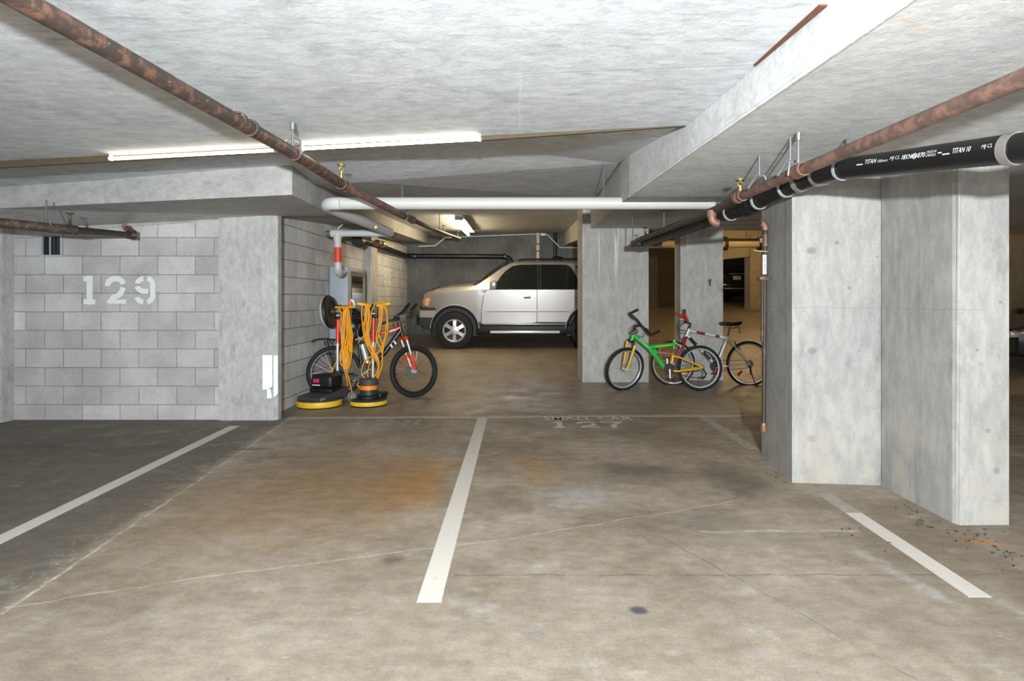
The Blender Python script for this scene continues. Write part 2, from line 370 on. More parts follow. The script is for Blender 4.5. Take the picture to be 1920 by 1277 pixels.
class MB:
    def __init__(s): s.v = []; s.f = []
    def add(s, verts, faces):
        k = len(s.v); s.v += [Vector(p) for p in verts]; s.f += [tuple(i + k for i in f) for f in faces]; return s
    def box(s, lo, hi, m=None):
        x0, y0, z0 = lo; x1, y1, z1 = hi
        vs = [Vector(p) for p in ((x0,y0,z0),(x1,y0,z0),(x1,y1,z0),(x0,y1,z0),(x0,y0,z1),(x1,y0,z1),(x1,y1,z1),(x0,y1,z1))]
        if m: vs = [m @ p for p in vs]
        return s.add(vs, [(0,3,2,1),(4,5,6,7),(0,1,5,4),(1,2,6,5),(2,3,7,6),(3,0,4,7)])
    def rbox(s, lo, hi, r=.01, m=None, seg=2):
        b = bmesh.new(); bmesh.ops.create_cube(b, size=1)
        for p in b.verts: p.co = Vector(((lo[i] + hi[i]) / 2 + p.co[i] * (hi[i] - lo[i]) for i in range(3)))
        bmesh.ops.bevel(b, geom=b.edges[:], offset=r, segments=seg, affect='EDGES', profile=.5)
        b.verts.index_update()
        vs = [(m @ p.co) if m else p.co.copy() for p in b.verts]
        s.add(vs, [[q.index for q in f.verts] for f in b.faces]); b.free(); return s
    def frame(s, d):
        d = d.normalized(); u = Vector((0, 0, 1)) if abs(d.z) < .9 else Vector((1, 0, 0))
        a = d.cross(u).normalized(); return a, d.cross(a).normalized()
    def cyl(s, p0, p1, r0, r1=None, n=16, cap=True):
        p0, p1 = Vector(p0), Vector(p1); r1 = r0 if r1 is None else r1
        a, b = s.frame(p1 - p0); vs = []
        for p, r in ((p0, r0), (p1, r1)):
            for i in range(n):
                t = 2 * math.pi * i / n; vs.append(p + a * (r * math.cos(t)) + b * (r * math.sin(t)))
        fs = [(i, (i + 1) % n, n + (i + 1) % n, n + i) for i in range(n)]
        if cap: fs += [tuple(range(n - 1, -1, -1)), tuple(range(n, 2 * n))]
        return s.add(vs, fs)
    def tube(s, pts, r, n=10, closed=False, cap=True):
        pts = [Vector(p) for p in pts]; m = len(pts); rs = r if isinstance(r, (list, tuple)) else [r] * m
        vs, fs = [], []; pa = None
        for i, p in enumerate(pts):
            if closed: d = pts[(i + 1) % m] - pts[i - 1]
            else: d = pts[min(i + 1, m - 1)] - pts[max(i - 1, 0)]
            if d.length < 1e-9: d = Vector((0, 0, 1))
            d.normalize()
            if pa is None: a, _ = s.frame(d)
            else:
                a = pa - d * pa.dot(d)
                a = a.normalized() if a.length > 1e-6 else s.frame(d)[0]
            pa = a; b = d.cross(a)
            for k in range(n):
                t = 2 * math.pi * k / n; vs.append(p + a * (rs[i] * math.cos(t)) + b * (rs[i] * math.sin(t)))
        for i in range(m if closed else m - 1):
            j = (i + 1) % m
            for k in range(n): fs.append((i*n + k, i*n + (k+1) % n, j*n + (k+1) % n, j*n + k))
        if cap and not closed: fs += [tuple(range(n - 1, -1, -1)), tuple(range((m-1)*n, m*n))]
        return s.add(vs, fs)
    def lathe(s, prof, c, axis, n=32):
        """prof: (radius, height along axis)"""
        c = Vector(c); ax = Vector(axis).normalized(); a, b = s.frame(ax); vs, fs = [], []
        m = len(prof)
        for r, h in prof:
            for k in range(n):
                t = 2 * math.pi * k / n; vs.append(c + ax * h + a * (r * math.cos(t)) + b * (r * math.sin(t)))
        for i in range(m - 1):
            for k in range(n): fs.append((i*n + k, i*n + (k+1) % n, (i+1)*n + (k+1) % n, (i+1)*n + k))
        return s.add(vs, fs)
    def torus(s, c, axis, R_, r, n=40, m=12):
        prof = [(R_ + r * math.cos(2*math.pi*i/m), r * math.sin(2*math.pi*i/m)) for i in range(m + 1)]
        return s.lathe(prof, c, axis, n)
    def prism(s, poly, fn, h0, h1):
        """poly 2-D points, fn(u, v, h) -> point"""
        n = len(poly)
        vs = [fn(u, v, h0) for u, v in poly] + [fn(u, v, h1) for u, v in poly]
        fs = [tuple(range(n - 1, -1, -1)), tuple(range(n, 2 * n))] + [(i, (i + 1) % n, n + (i + 1) % n, n + i) for i in range(n)]
        return s.add(vs, fs)
    def slab(s, bottom, ztop):
        n = len(bottom); bottom = [Vector(p) for p in bottom]
        vs = bottom + [Vector((p.x, p.y, ztop)) for p in bottom]
        return s.add(vs, [tuple(range(n)), tuple(range(2*n - 1, n - 1, -1))] + [(i, n + i, n + (i+1) % n, (i+1) % n) for i in range(n)])
    def build(s, name, mat, parent=None, world=False, sharp=32, smooth=True):
        me = bpy.data.meshes.new(name)
        vs = s.v
        if world and parent:
            im = world_m(parent).inverted(); vs = [im @ p for p in vs]
        me.from_pydata([tuple(p) for p in vs], [], s.f)
        b = bmesh.new(); b.from_mesh(me)
        bmesh.ops.recalc_face_normals(b, faces=b.faces[:])
        b.to_mesh(me); b.free()
        if smooth:
            me.polygons.foreach_set('use_smooth', [True] * len(me.polygons)); me.set_sharp_from_angle(angle=R(sharp))
        me.materials.append(mat)
        o = bpy.data.objects.new(name, me); COL.objects.link(o)
        if parent: o.parent = parent
        return o
def struct(name, mb, mat, label=None, parent=None, smooth=True):
    o = mb.build(name, mat, parent, smooth=smooth)
    if not parent: set_props(o, label, None, None, 'structure')
    return o
def spline(pts, sub=6, closed=False):
    pts = [Vector(p) for p in pts]; n = len(pts); out = []
    for i in range(n if closed else n - 1):
        g = (lambda k: pts[k % n]) if closed else (lambda k: pts[max(0, min(n - 1, k))])
        p0, p1, p2, p3 = g(i - 1), g(i), g(i + 1), g(i + 2)
        for j in range(sub):
            t = j / sub
            out.append(.5 * ((2*p1) + (p2 - p0)*t + (2*p0 - 5*p1 + 4*p2 - p3)*t*t + (3*p1 - p0 - 3*p2 + p3)*t**3))
    if not closed: out.append(pts[-1])
    return out
def text_mesh(body, fn, name, mat, parent, size=1.0, space=1.0, bold=0.0, world=True):
    cu = bpy.data.curves.new(name + '_curve', 'FONT'); cu.body = body; cu.size = size; cu.space_character = space
    cu.align_x = 'LEFT'; cu.offset = bold; cu.resolution_u = 3
    o = bpy.data.objects.new(name + '_curve', cu); COL.objects.link(o)
    dg = bpy.context.evaluated_depsgraph_get(); me = bpy.data.meshes.new_from_object(o.evaluated_get(dg))
    vs = [v.co.copy() for v in me.vertices]; fs = [tuple(p.vertices) for p in me.polygons]
    bpy.data.objects.remove(o); bpy.data.curves.remove(cu); bpy.data.meshes.remove(me)
    x0 = min(v.x for v in vs); x1 = max(v.x for v in vs); y0 = min(v.y for v in vs); y1 = max(v.y for v in vs)
    mb = MB(); mb.add([fn((v.x - x0) / (x1 - x0), (v.y - y0) / (y1 - y0)) for v in vs], fs)
    return mb.build(name, mat, parent, world=world, smooth=False)

def marks(fn, name, mat, parent, n_, world=True):
    """a row of slanted, unreadable strokes"""
    m = MB(); rr = random.Random(n_)
    for i in range(n_):
        x0 = (i + .12)/n_; x1 = (i + .45)/n_; sl = .18/n_
        m.add([fn(x0, 0), fn(x1, 0), fn(x1 + sl, 1), fn(x0 + sl, 1)], [(0, 1, 2, 3)])
        if rr.random() < .7:
            y = rr.choice((.0, .45, .78)); m.add([fn(x1, y), fn((i + .8)/n_, y), fn((i + .85)/n_, y + .22), fn(x1 + .02/n_, y + .22)], [(0, 1, 2, 3)])
    return m.build(name, mat, parent, world=world, smooth=False)

# ------------------------------------------------------------------ setting: floor
mb = MB()
prof = [(-5, 0), (8.3, 0), (8.7, .016), (11, fz(11)), (16, fz(16)), (30, fz(30))]
n = len(prof)
vs = [(-9.5, y, z) for y, z in prof] + [(14.5, y, z) for y, z in prof] + [(-9.5, y, -.4) for y, z in prof] + [(14.5, y, -.4) for y, z in prof]
fs = []
for i in range(n - 1):
    fs += [(i, n+i, n+i+1, i+1), (2*n+i, 2*n+i+1, 3*n+i+1, 3*n+i), (i, i+1, 2*n+i+1, 2*n+i), (n+i, 3*n+i, 3*n+i+1, n+i+1)]
fs += [(0, 2*n, 3*n, n), (n-1, 2*n-1, 4*n-1, 3*n-1)]
mb.add(vs, fs)
floor = struct('floor', mb, FLOOR)

def strip(a, b, wa, wb=None, h=.002):
    """painted bar on the floor between two floor points"""
    wb = wb or wa; d = (b - a); nrm = Vector((-d.y, d.x, 0)).normalized()
    m = MB(); q = [a + nrm*wa/2, a - nrm*wa/2, b - nrm*wb/2, b + nrm*wb/2]
    m.add([p + Vector((0, 0, .0004)) for p in q] + [p + Vector((0, 0, h)) for p in q], [(3,2,1,0),(4,5,6,7),(0,1,5,4),(1,2,6,5),(2,3,7,6),(3,0,4,7)])
    return m
for a, b, wd, mat in ((G(-330, 1172), G(440, 799), .105, PAINT), (G(804, 1130), G(905, 783), .107, PAINT), (G(1838, 1120), G(1600, 962), .10, PAINT),
                      (G(1600, 962), G(1545, 926), .10, PAINT_GHOST), (G(1412, 842), G(1318, 782), .10, PAINT_FADED)):
    struct('floor_marking', strip(a, b, wd), mat, parent=floor)
a, b = G(540, 783.5), G(1430, 778.5)
struct('floor_marking', strip(a, b, .10), PAINT_THIN, parent=floor)
a, b = G(715, 714.5), G(1075, 717)
struct('floor_marking', strip(a, b, .055), PAINT_THIN, parent=floor)
m = MB(); a = Vector((-2.3, 11.45, fz(11.45) + .004)); b = Vector((-.6, 11.45, fz(11.45) + .004))
m.add([a, b, b + Vector((0, .1, .0077)), a + Vector((0, .1, .0077))], [(0, 1, 2, 3)])
struct('floor_marking', m, PAINT_THIN, parent=floor)

# stencil numerals as strokes in a unit box (x 0..1, y 0..1); every stroke is its own island like a real stencil
def arc(cx, cy, rx, ry, a0, a1, n=14):
    return [(cx + rx*math.cos(R(a0 + (a1 - a0)*i/n)), cy + ry*math.sin(R(a0 + (a1 - a0)*i/n))) for i in range(n + 1)]
ST = {
 '1': [([(.52, 0), (.52, 1)], .52), ([(.0, .10), (1, .10)], .42), ([(.0, .89), (.5, .89)], .42)],
 '2': [(arc(.5, .68, .37, .22, 190, 10), .26), (arc(.42, .68, .44, .42, -12, -60, 6) + [(.40, .25), (.17, .02)], .26), ([(.36, .10), (1, .10)], .20)],
 '7': [([(0, .90), (.86, .90)], .20), ([(.93, .97), (.93, .80), (.66, .52), (.55, .30), (.54, 0)], .26)],
 '8': [(arc(.5, .74, .34, .17, 100, 260), .22), (arc(.5, .74, .34, .17, 80, -80), .22), (arc(.5, .26, .37, .18, 100, 260), .22), (arc(.5, .26, .37, .18, 80, -80), .22)],
 '9': [(arc(.48, .70, .36, .20, 97, 172), .25), (arc(.48, .66, .36, .20, 188, 278) + [(.66, .46)], .25), (arc(.56, .70, .33, .21, 80, 0, 8) + arc(.56, .30, .33, .21, 0, -80, 8), .25), (arc(.48, .27, .36, .18, 185, 262), .25)],
 '6': [(arc(.52, .30, .36, .20, -83, -8), .25), (arc(.52, .34, .36, .20, 8, 98) + [(.34, .54)], .25), (arc(.44, .30, .33, .21, 260, 180, 8) + arc(.44, .70, .33, .21, 180, 100, 8), .25), (arc(.52, .73, .36, .18, 5, 82), .25)],
}
def stencil(ch, fn, w_, h_):
    m = MB()
    for ki, (pts, th) in enumerate(ST[ch]):
        th *= w_; P2 = [(x*w_, y*h_) for x, y in pts]; L, Rr = [], []
        for i, (x, y) in enumerate(P2):
            x0, y0 = P2[max(0, i-1)]; x1, y1 = P2[min(len(P2)-1, i+1)]
            dx, dy = x1-x0, y1-y0; l = math.hypot(dx, dy) or 1; nx, ny = -dy/l, dx/l
            L.append((x + nx*th/2, y + ny*th/2)); Rr.append((x - nx*th/2, y - ny*th/2))
        k = len(L); cl = lambda p: (p[0], min(h_, max(0, p[1])))
        m.add([fn(*cl(p), ki) for p in L + Rr], [(i, i+1, k+i+1, k+i) for i in range(k - 1)])
    return m

# ------------------------------------------------------------------ setting: walls
def wall_poly(name, foot, z0, ztop, mat, label=None):
    m = MB(); n_ = len(foot)
    zt = ztop if isinstance(ztop, (list, tuple)) else [ztop]*n_
    vs = [(x, y, z0) for x, y in foot] + [(x, y, z) for (x, y), z in zip(foot, zt)]
    m.add(vs, [tuple(range(n_ - 1, -1, -1)), tuple(range(n_, 2*n_))] + [(i, (i+1) % n_, n_ + (i+1) % n_, n_ + i) for i in range(n_)])
    return struct(name, m, mat, label, smooth=False)

DW = 6.43
wall_left = wall_poly('wall_left', [(-9.2, DW), (-3.30, DW), (-3.30, DW + .3), (-9.2, DW + .3)], 0, 2.6, BLOCK_F)
wall_side = wall_poly('wall_left_return', [(-2.83, 6.6), (-2.83, 14.6), (-3.1, 14.6), (-3.1, 6.6)], 0, 3.2, BLOCK_S)
# pilaster with a chamfered outer corner
xa = (410 - VX) / F * 6.40
wall_poly('pillar_left', [(xa, 6.40), (-2.705, 6.40), (-2.668, 6.425), (-2.665, 6.51), (xa, 6.51)], 0, 2.6, CONC_PILASTER)
wall_poly('pillar_far_left', [(-6.6, 6.28), (-5.56, 6.28), (-5.56, 6.43), (-6.6, 6.43)], 0, 2.6, CONC_PILASTER)
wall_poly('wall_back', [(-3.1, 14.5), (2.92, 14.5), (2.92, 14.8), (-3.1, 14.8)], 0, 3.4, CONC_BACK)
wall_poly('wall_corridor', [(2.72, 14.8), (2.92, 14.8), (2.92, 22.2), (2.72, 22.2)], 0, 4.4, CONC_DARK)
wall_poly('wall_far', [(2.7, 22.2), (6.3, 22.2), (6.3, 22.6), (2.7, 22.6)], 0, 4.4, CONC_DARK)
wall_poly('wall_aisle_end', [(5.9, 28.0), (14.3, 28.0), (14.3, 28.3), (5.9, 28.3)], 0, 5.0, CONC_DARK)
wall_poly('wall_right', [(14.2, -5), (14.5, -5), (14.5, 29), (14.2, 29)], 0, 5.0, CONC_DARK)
wall_poly('wall_far_left', [(-9.5, -5), (-9.2, -5), (-9.2, 15), (-9.5, 15)], 0, 3.4, CONC_SLAB)
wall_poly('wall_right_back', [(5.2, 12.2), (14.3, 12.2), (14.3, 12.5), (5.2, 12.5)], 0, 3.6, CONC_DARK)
# ochre side pilaster and lit strip on the return wall
wall_poly('pillar_return', [(-2.83, 10.5), (-2.69, 10.5), (-2.69, 10.95), (-2.83, 10.95)], 0, 3.0, CONC_PIL2)

# big pillar on the right (two steps) and the far pillars
wall_poly('pillar_right', [(1.945, 4.22), (2.69, 4.14), (2.95, 4.14), (2.95, 4.96), (2.03, 4.96)], 0, 2.30, CONC_PIL)
p_near = wall_poly('pillar_near_right', [(2.556, 3.42), (2.85, 3.43), (2.85, 4.14), (2.54, 4.14), (2.54, 3.46)], 0, 2.30, CONC_PIL)
m = MB(); m.tube([(2.556, 3.445, .0), (2.556, 3.425, 2.2)], .011, 8)
struct('trim_1', m, CONC_PIL)
wall_poly('pillar_middle', [(.938, 9.05), (1.96, 9.05), (1.96, 9.62), (.918, 9.62)], 0, 3.3, CONC_PIL2)
wall_poly('pillar_far_right', [(2.49, 9.2), (3.16, 9.2), (3.16, 9.56), (2.495, 9.56)], 0, 3.3, CONC_PIL2)

# ------------------------------------------------------------------ setting: ceiling
ZC, ZS = 2.37, 2.186
def C(x, y):
    d = F*(ZC - H)/(VY - y); return Vector(((x - VX)/F*d, d, ZC))
fold = [(-9.2, 5.42), (-3.965, 4.459), (.989, 3.545)]
beam = [(1.606, -5), (1.10, 2.1)]
m = MB(); m.slab([(-9.2, -5, ZC), (beam[0][0], -5, ZC), (beam[1][0], 2.1, ZC), (.992, 3.545, ZC), (-3.965, 4.459, ZC), (-9.2, 5.42, ZC)], 3.6)
struct('ceiling', m, CONC_CEIL, smooth=False)
m = MB(); L_ = [Vector((-9.2, 5.42, 2.25)), Vector((-3.965, 4.459, 2.322)), Vector((-.25, 3.777, 2.345)), Vector((.99, 3.545, 2.368))]  # dark olive-brown strip along the ceiling fold, tapering out to the right
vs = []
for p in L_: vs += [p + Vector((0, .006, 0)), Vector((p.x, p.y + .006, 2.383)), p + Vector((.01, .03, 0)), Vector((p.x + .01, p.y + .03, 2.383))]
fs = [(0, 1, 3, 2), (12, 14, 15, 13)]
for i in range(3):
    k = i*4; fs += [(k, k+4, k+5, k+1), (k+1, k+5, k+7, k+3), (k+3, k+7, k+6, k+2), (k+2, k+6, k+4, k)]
m.add(vs, fs); struct('fold_strip', m, FOLD_STRIP, smooth=False)
# stepped-up rear ceiling
rows = [[(-9.2, 5.425, 2.49), (-3.965, 4.462, 2.495), (-1.5, 4.01, 2.49), (.992, 3.548, 2.385)],
        [(-9.2, 6.2, 2.40), (-4.0, 5.9, 2.40), (-1.5, 5.6, 2.44), (.9, 5.45, 2.585)],
        [(-9.2, 8.2, 2.69), (-4.0, 8.2, 2.62), (-1.6, 8.1, 2.68), (1.0, 8.0, 2.70)],
        [(-9.2, 14.8, 2.97), (-4.0, 14.8, 2.97), (-1.6, 14.8, 2.97), (1.3, 14.8, 2.97)]]
m = MB(); vs = [p for r_ in rows for p in r_]; k = len(vs)
fs = [(i*4+j, i*4+j+1, i*4+j+5, i*4+j+4) for i in range(3) for j in range(3)]
vs += [(x, y, 3.6) for x, y, z in vs]; fs += [tuple(k + q for q in f) for f in fs]
per = [0, 1, 2, 3, 7, 11, 15, 14, 13, 12, 8, 4]
fs += [(per[i], per[(i+1) % 12], k + per[(i+1) % 12], k + per[i]) for i in range(12)]
m.add(vs, fs); struct('ceiling_rear', m, CONC_CEIL, smooth=False)
# dropped slab over the right-hand bays
m = MB()
m.slab([(1.606, -5, ZS), (14.2, -5, ZS), (14.2, 2.1, ZS), (1.10, 2.1, ZS)], 3.6)
m.slab([(1.10, 2.1, ZS), (14.2, 2.1, ZS), (14.2, 4.93, ZS), (.905, 4.93, ZS), (.9955, 3.567, ZS)], 3.6)
m.slab([(.905, 4.93, ZS), (14.2, 4.93, ZS), (14.2, 9.5, 2.44), (1.08, 9.5, 2.44)], 3.6)
struct('ceiling_dropped_right', m, CONC_SLAB, smooth=False)
# chamfer bead along the slab's lower edge
m = MB(); a_, b_ = C(1552, 8), C(1418, 121); n_ = Vector((-1, -.06, 0))
m.add([a_, b_, b_ + n_*.012, a_ + n_*.03] + [p - Vector((0, 0, .006)) for p in (a_, b_, b_ + n_*.012, a_ + n_*.03)], [(3,2,1,0),(4,5,6,7),(0,1,5,4),(1,2,6,5),(2,3,7,6),(3,0,4,7)])
struct('trim_3', m, WOOD, smooth=False)
m = MB(); m.tube([(1.60, -5, ZS - .001), (1.097, 2.1, ZS - .001), (.992, 3.567, ZS - .001), (.902, 4.93, ZS - .001)], .010, 6)
struct('trim_2', m, CONC_SLAB)
m = MB(); m.slab([(1.05, 9.6, 2.36), (1.5, 9.6, 2.36), (1.5, 14.6, 2.66), (1.05, 14.6, 2.66)], 3.5)
struct('beam_rear', m, CONC_PIL2, smooth=False)
m = MB(); m.slab([(1.3, 9.5, 3.3), (14.3, 9.5, 3.3), (14.3, 28.4, 4.15), (1.3, 28.4, 4.15)], 5.0)
struct('ceiling_aisle', m, CONC_AISLE, smooth=False)
# dropped beam over stall 129 and along the return wall
E = -1.955
f0 = (-9.2, 5.63 + .95, 2.211); f1 = (E, 5.0, 2.211)
m = MB()
m.slab([(-9.2, 6.42, 2.211), (-5.2, 5.77, 2.211), (E, 5.0, 2.211), (-2.05, 6.43, 2.236), (-2.67, 6.43, 2.234), (-5.72, 6.43, 2.0), (-9.2, 6.425, 1.9)], 3.5)
m.slab([(-3.1, 6.43, 2.236), (-2.05, 6.43, 2.236), (-2.32, 9.35, 2.50), (-3.1, 9.35, 2.46)], 3.5)
m.slab([(-3.1, 9.35, 2.46), (-2.32, 9.35, 2.50), (-2.32, 14.6, 2.71), (-3.1, 14.6, 2.70)], 3.5)
struct('beam_left', m, CONC_BEAM, smooth=False)
# ochre header and post in the far aisle
m = MB(); m.slab([(6.6, 21.0, 2.70), (11, 21.0, 3.15), (11, 21.5, 3.15), (6.6, 21.5, 2.70)], 4.4)
struct('beam_aisle', m, CONC_AISLE, smooth=False)
wall_poly('pillar_aisle', [(8.15, 20.9), (9.6, 20.9), (9.6, 21.45), (8.15, 21.45)], 0, 3.6, CONC_AISLE)

# ------------------------------------------------------------------ painted numbers on wall and floor
def wall_num(ch, xl, xr, yt, yb, parent, label):
    a, b = P(xl, yb, DW), P(xr, yt, DW)
    m = stencil(ch, lambda u, v, i: (a.x + u, DW - .003 - i*.0007, a.z + v), b.x - a.x, b.z - a.z)
    o = m.build('number_marking', PAINT_WALL, parent, smooth=False); o['label'] = label
for ch, xl, xr in (('1', 157, 179), ('2', 197, 237), ('9', 253, 291)):
    wall_num(ch, xl, xr, 517, 571, wall_left, 'white stencilled numeral %s of 129' % ch)
def floor_num(ch, xl, xr, yt, yb, mat, label):
    a, b = G(xl, yb), G(xr, yb); top = G(xl, yt).y
    m = stencil(ch, lambda u, v, i: (a.x + u, a.y + v, .0024 + i*.0006), b.x - a.x, top - a.y)
    o = m.build('number_marking', mat, floor, smooth=False); o['label'] = label
for ch, xl, xr in (('1', 1039, 1061), ('2', 1084, 1125), ('7', 1131, 1171)):
    floor_num(ch, xl, xr, 790.5, 802.6, PAINT, 'painted floor numeral %s of 127' % ch)
for ch, xl, xr, mat in (('1', 653, 676, PAINT_FADED), ('2', 693, 731, PAINT_FADED), ('8', 748, 786, PAINT_GHOST)):
    floor_num(ch, xl, xr, 787, 798.5, mat, 'faded floor numeral %s' % ch)
def floor_text(body, xl, xr, yt, yb, mat, bold=0.0):
    a, b = G(xl, yb), G(xr, yb); t_ = G(xl, yt)
    text_mesh(body, lambda u, v: (a.x + u*(b.x - a.x), a.y + v*(t_.y - a.y), .0040), 'text_marking', PAINT, floor, bold=bold)['label'] = 'painted words SMALL CAR'
floor_text('SMALL CAR', 1020, 1188, 781.6, 788.4, PAINT_FADED, .012)
def side_num(ch, d0, d1, z0, z1):
    m = stencil(ch, lambda u, v, i: (-2.827 + i*.0007, d0 + u, z0 + v), d1 - d0, z1 - z0)
    m.build('number_marking', PAINT_WALL, wall_side, smooth=False)
side_num('9', 12.05, 12.30, 1.63, 2.0); side_num('6', 12.45, 12.70, 1.63, 2.0)

# ------------------------------------------------------------------ pipes
def rod_up(m, p, ztop, r=.006):
    m.cyl(p, (p[0], p[1], ztop), r, n=8)
def sprinkler(p, parent, mat=BRASS, h=.10):
    """upright head standing on the pipe at p"""
    m = MB(); m.cyl(p, p + Vector((0, 0, h*.45)), .016, .013, 10)
    m.cyl(p + Vector((0, 0, h*.45)), p + Vector((0, 0, h*.6)), .010, n=8)
    for s_ in (-1, 1): m.tube([p + Vector((s_*.010, 0, h*.55)), p + Vector((s_*.017, 0, h*.75)), p + Vector((0, 0, h*.93))], .004, 6)
    m.cyl(p + Vector((0, 0, h*.93)), p + Vector((0, 0, h)), .032, n=14)
    return m.build('sprinkler_head', mat, parent, world=True)
def ring(p, axis, r, wd, mat, name, parent, th=.008):
    m = MB(); m.lathe([(r, -wd/2), (r+th, -wd/2), (r+th, wd/2), (r, wd/2)], p, axis, 24)
    return m.build(name, mat, parent, world=True)
def elbow(a, c, b, r, n=8):
    """arc from a to b round corner c"""
    a, b, c = Vector(a), Vector(b), Vector(c)
    return [(1-t)**2*a + 2*t*(1-t)*c + t*t*b for t in [i/n for i in range(n+1)]]

# rusty sprinkler main on the left
pts = [Vector((-1.62, -3.0, 2.16)), P(40, 0, 1.77), P(550, 287, 3.5), P(640, 345, 4.42), P(715, 384, 4.95), P(750, 401.5, 5.45), P(775, 413, 6.6), P(805, 427, 8.6), P(862, 448, 12.4)]
t = thing('sprinkler_pipe', 'long rusted sprinkler pipe running under the ceiling beside the two lit tubes', 'pipe', pts[3])
m = MB(); m.tube(pts[:4], .036, 16); m.build('pipe', RUST, t, world=True)
m = MB(); m.tube(pts[3:7], .032, 16); m.build('pipe', RUST_RED, t, world=True)['label'] = 'red-brown stretch of pipe'
m = MB(); m.tube(pts[6:], .027, 14); m.build('pipe', PIPE_DK, t, world=True)['label'] = 'dark brown thinner pipe'
d_ = (pts[3] - pts[2]).normalized()
for p, wd in ((P(447, 226, 2.93), .03), (P(470, 240, 3.03), .02), (P(553, 289, 3.52), .03), (P(640, 345, 4.42), .03), (P(650, 350, 4.52), .02), (P(773, 412, 6.5), .07)):
    ring(p, d_, .034, wd, RUST if wd < .05 else PIPE_DK, 'coupling', t, .010)
m = MB(); q = P(549, 280, 3.50); m.cyl(q, (q.x, q.y, 2.372), .007, n=10); m.cyl((q.x, q.y, 2.33), (q.x, q.y, 2.372), .013, .016, 10)
m.tube([q + Vector((-.05, 0, -.03)), q + Vector((-.045, 0, .05)), q + Vector((0, 0, .075)), q + Vector((.045, 0, .05)), q + Vector((.05, 0, -.03))], .006, 8)
m.build('hanger_rod', STEEL, t, world=True)
m = MB(); q = P(758, 398, 5.8); m.tube(spline([q + Vector((-.02, 0, .06)), q + Vector((.02, 0, .03)), q + Vector((.03, 0, -.05)), q + Vector((0, 0, -.09))]), .008, 8); m.cyl(q + Vector((-.02, 0, .06)), (q.x - .02, q.y, 2.50), .006, n=8)
m.build('hanger_hook', STEEL, t, world=True)
m = MB(); q = P(824, 432, 9.9); m.cyl(q, (q.x, q.y, 2.775), .007, n=8); m.build('hanger_rod', STEEL, t, world=True)
sprinkler(P(640, 339, 4.42), t, BRASS, .12); sprinkler(P(832, 433, 10.6), t, PIPE_DK, .10); sprinkler(P(858, 446, 12.2), t, PIPE_DK, .14)

# red-brown sprinkler main on the right, with the branch over to the drain riser
pts = [Vector((1.75, -3.0, 1.99)), P(1920, 146, 1.795), P(1497, 321, 3.06), P(1440, 346, 3.40), P(1385, 370, 3.90), P(1340, 394, 4.48), P(1200, 449, 6.7), P(1188, 456, 7.0)]
t = thing('sprinkler_pipe', 'red-brown sprinkler pipe above the black drain pipe on the right', 'pipe', pts[3])
m = MB(); m.tube(pts[:5], .030, 16); m.build('pipe', RUST_RED, t, world=True)
m = MB(); m.tube(pts[4:], .028, 16); m.build('pipe', PIPE_DK, t, world=True)['label'] = 'dark brown stretch of pipe'
d_ = (pts[3] - pts[2]).normalized()
for p, wd in ((P(1497, 321, 3.06), .05), (P(1505, 317, 3.01), .03), (P(1384, 371, 3.91), .05), (P(1392, 367, 3.83), .03)):
    ring(p, d_, .030, wd, FITTING, 'coupling', t, .008)
m = MB(); q = P(1497, 310, 3.06); m.cyl(q, (q.x, q.y, ZS), .007, n=8); m.cyl((q.x, q.y, ZS - .04), (q.x, q.y, ZS), .013, .016, 10)
m.tube([q + Vector((-.045, .02, -.05)), q + Vector((-.04, .01, .02)), q, q + Vector((.04, 0, .02)), q + Vector((.045, 0, -.05))], .006, 8); m.build('hanger_rod', STEEL, t, world=True)
for x, y, d in ((1482, 320, 3.16), (1424, 345, 3.54)):
    q = P(x, y, d); m = MB(); m.tube([q + Vector((-.07, 0, -.03)), q + Vector((-.02, 0, .05)), q + Vector((.03, 0, .05)), q + Vector((.06, 0, -.03))], .008, 8); m.cyl(q + Vector((0, 0, .05)), (q.x, q.y, ZS), .006, n=8); m.build('hanger_clamp', STEEL, t, world=True)
m = MB(); q = P(1245, 432, 6.0); m.cyl(q, (q.x, q.y, 2.245), .006, n=8); m.build('hanger_rod', STEEL, t, world=True)
m = MB(); q = P(1186, 452, 7.0); m.cyl(q, (q.x, q.y, 2.30), .006, n=8); m.build('hanger_rod', STEEL, t, world=True)
sprinkler(P(1388, 365, 3.86), t, BRASS, .10); sprinkler(P(1210, 446, 6.6), t, PIPE_DK, .12)
m = MB(); a, b = P(1186, 457, 7.0), P(1240, 457, 7.0); m.tube([a, b], .034, 14); m.torus(a, (1, 0, 0), .02, .02, 20, 8); m.build('cross_branch', PIPE_DK, t, world=True)
ring(P(1217, 457, 7.0), (1, 0, 0), .034, .04, STRAPM, 'coupling', t)
m = MB(); m.tube(elbow(P(1334, 398, 4.47), P(1333, 419, 4.47), P(1347, 419, 4.47), .03), .030, 14); m.cyl(P(1335, 395, 4.47), P(1334, 407, 4.47), .036, n=14); m.build('tee_elbow', FITTING, t, world=True)
m = MB(); m.cyl(P(1345, 419, 4.47), P(1427, 417, 4.75), .021, n=14); m.build('branch_pipe', PIPE_DK, t, world=True)
m = MB(); m.tube(elbow(P(1423, 417, 4.75), P(1435, 417, 4.75), P(1435, 432, 4.75), .03), .028, 14); m.build('elbow', FITTING, t, world=True)

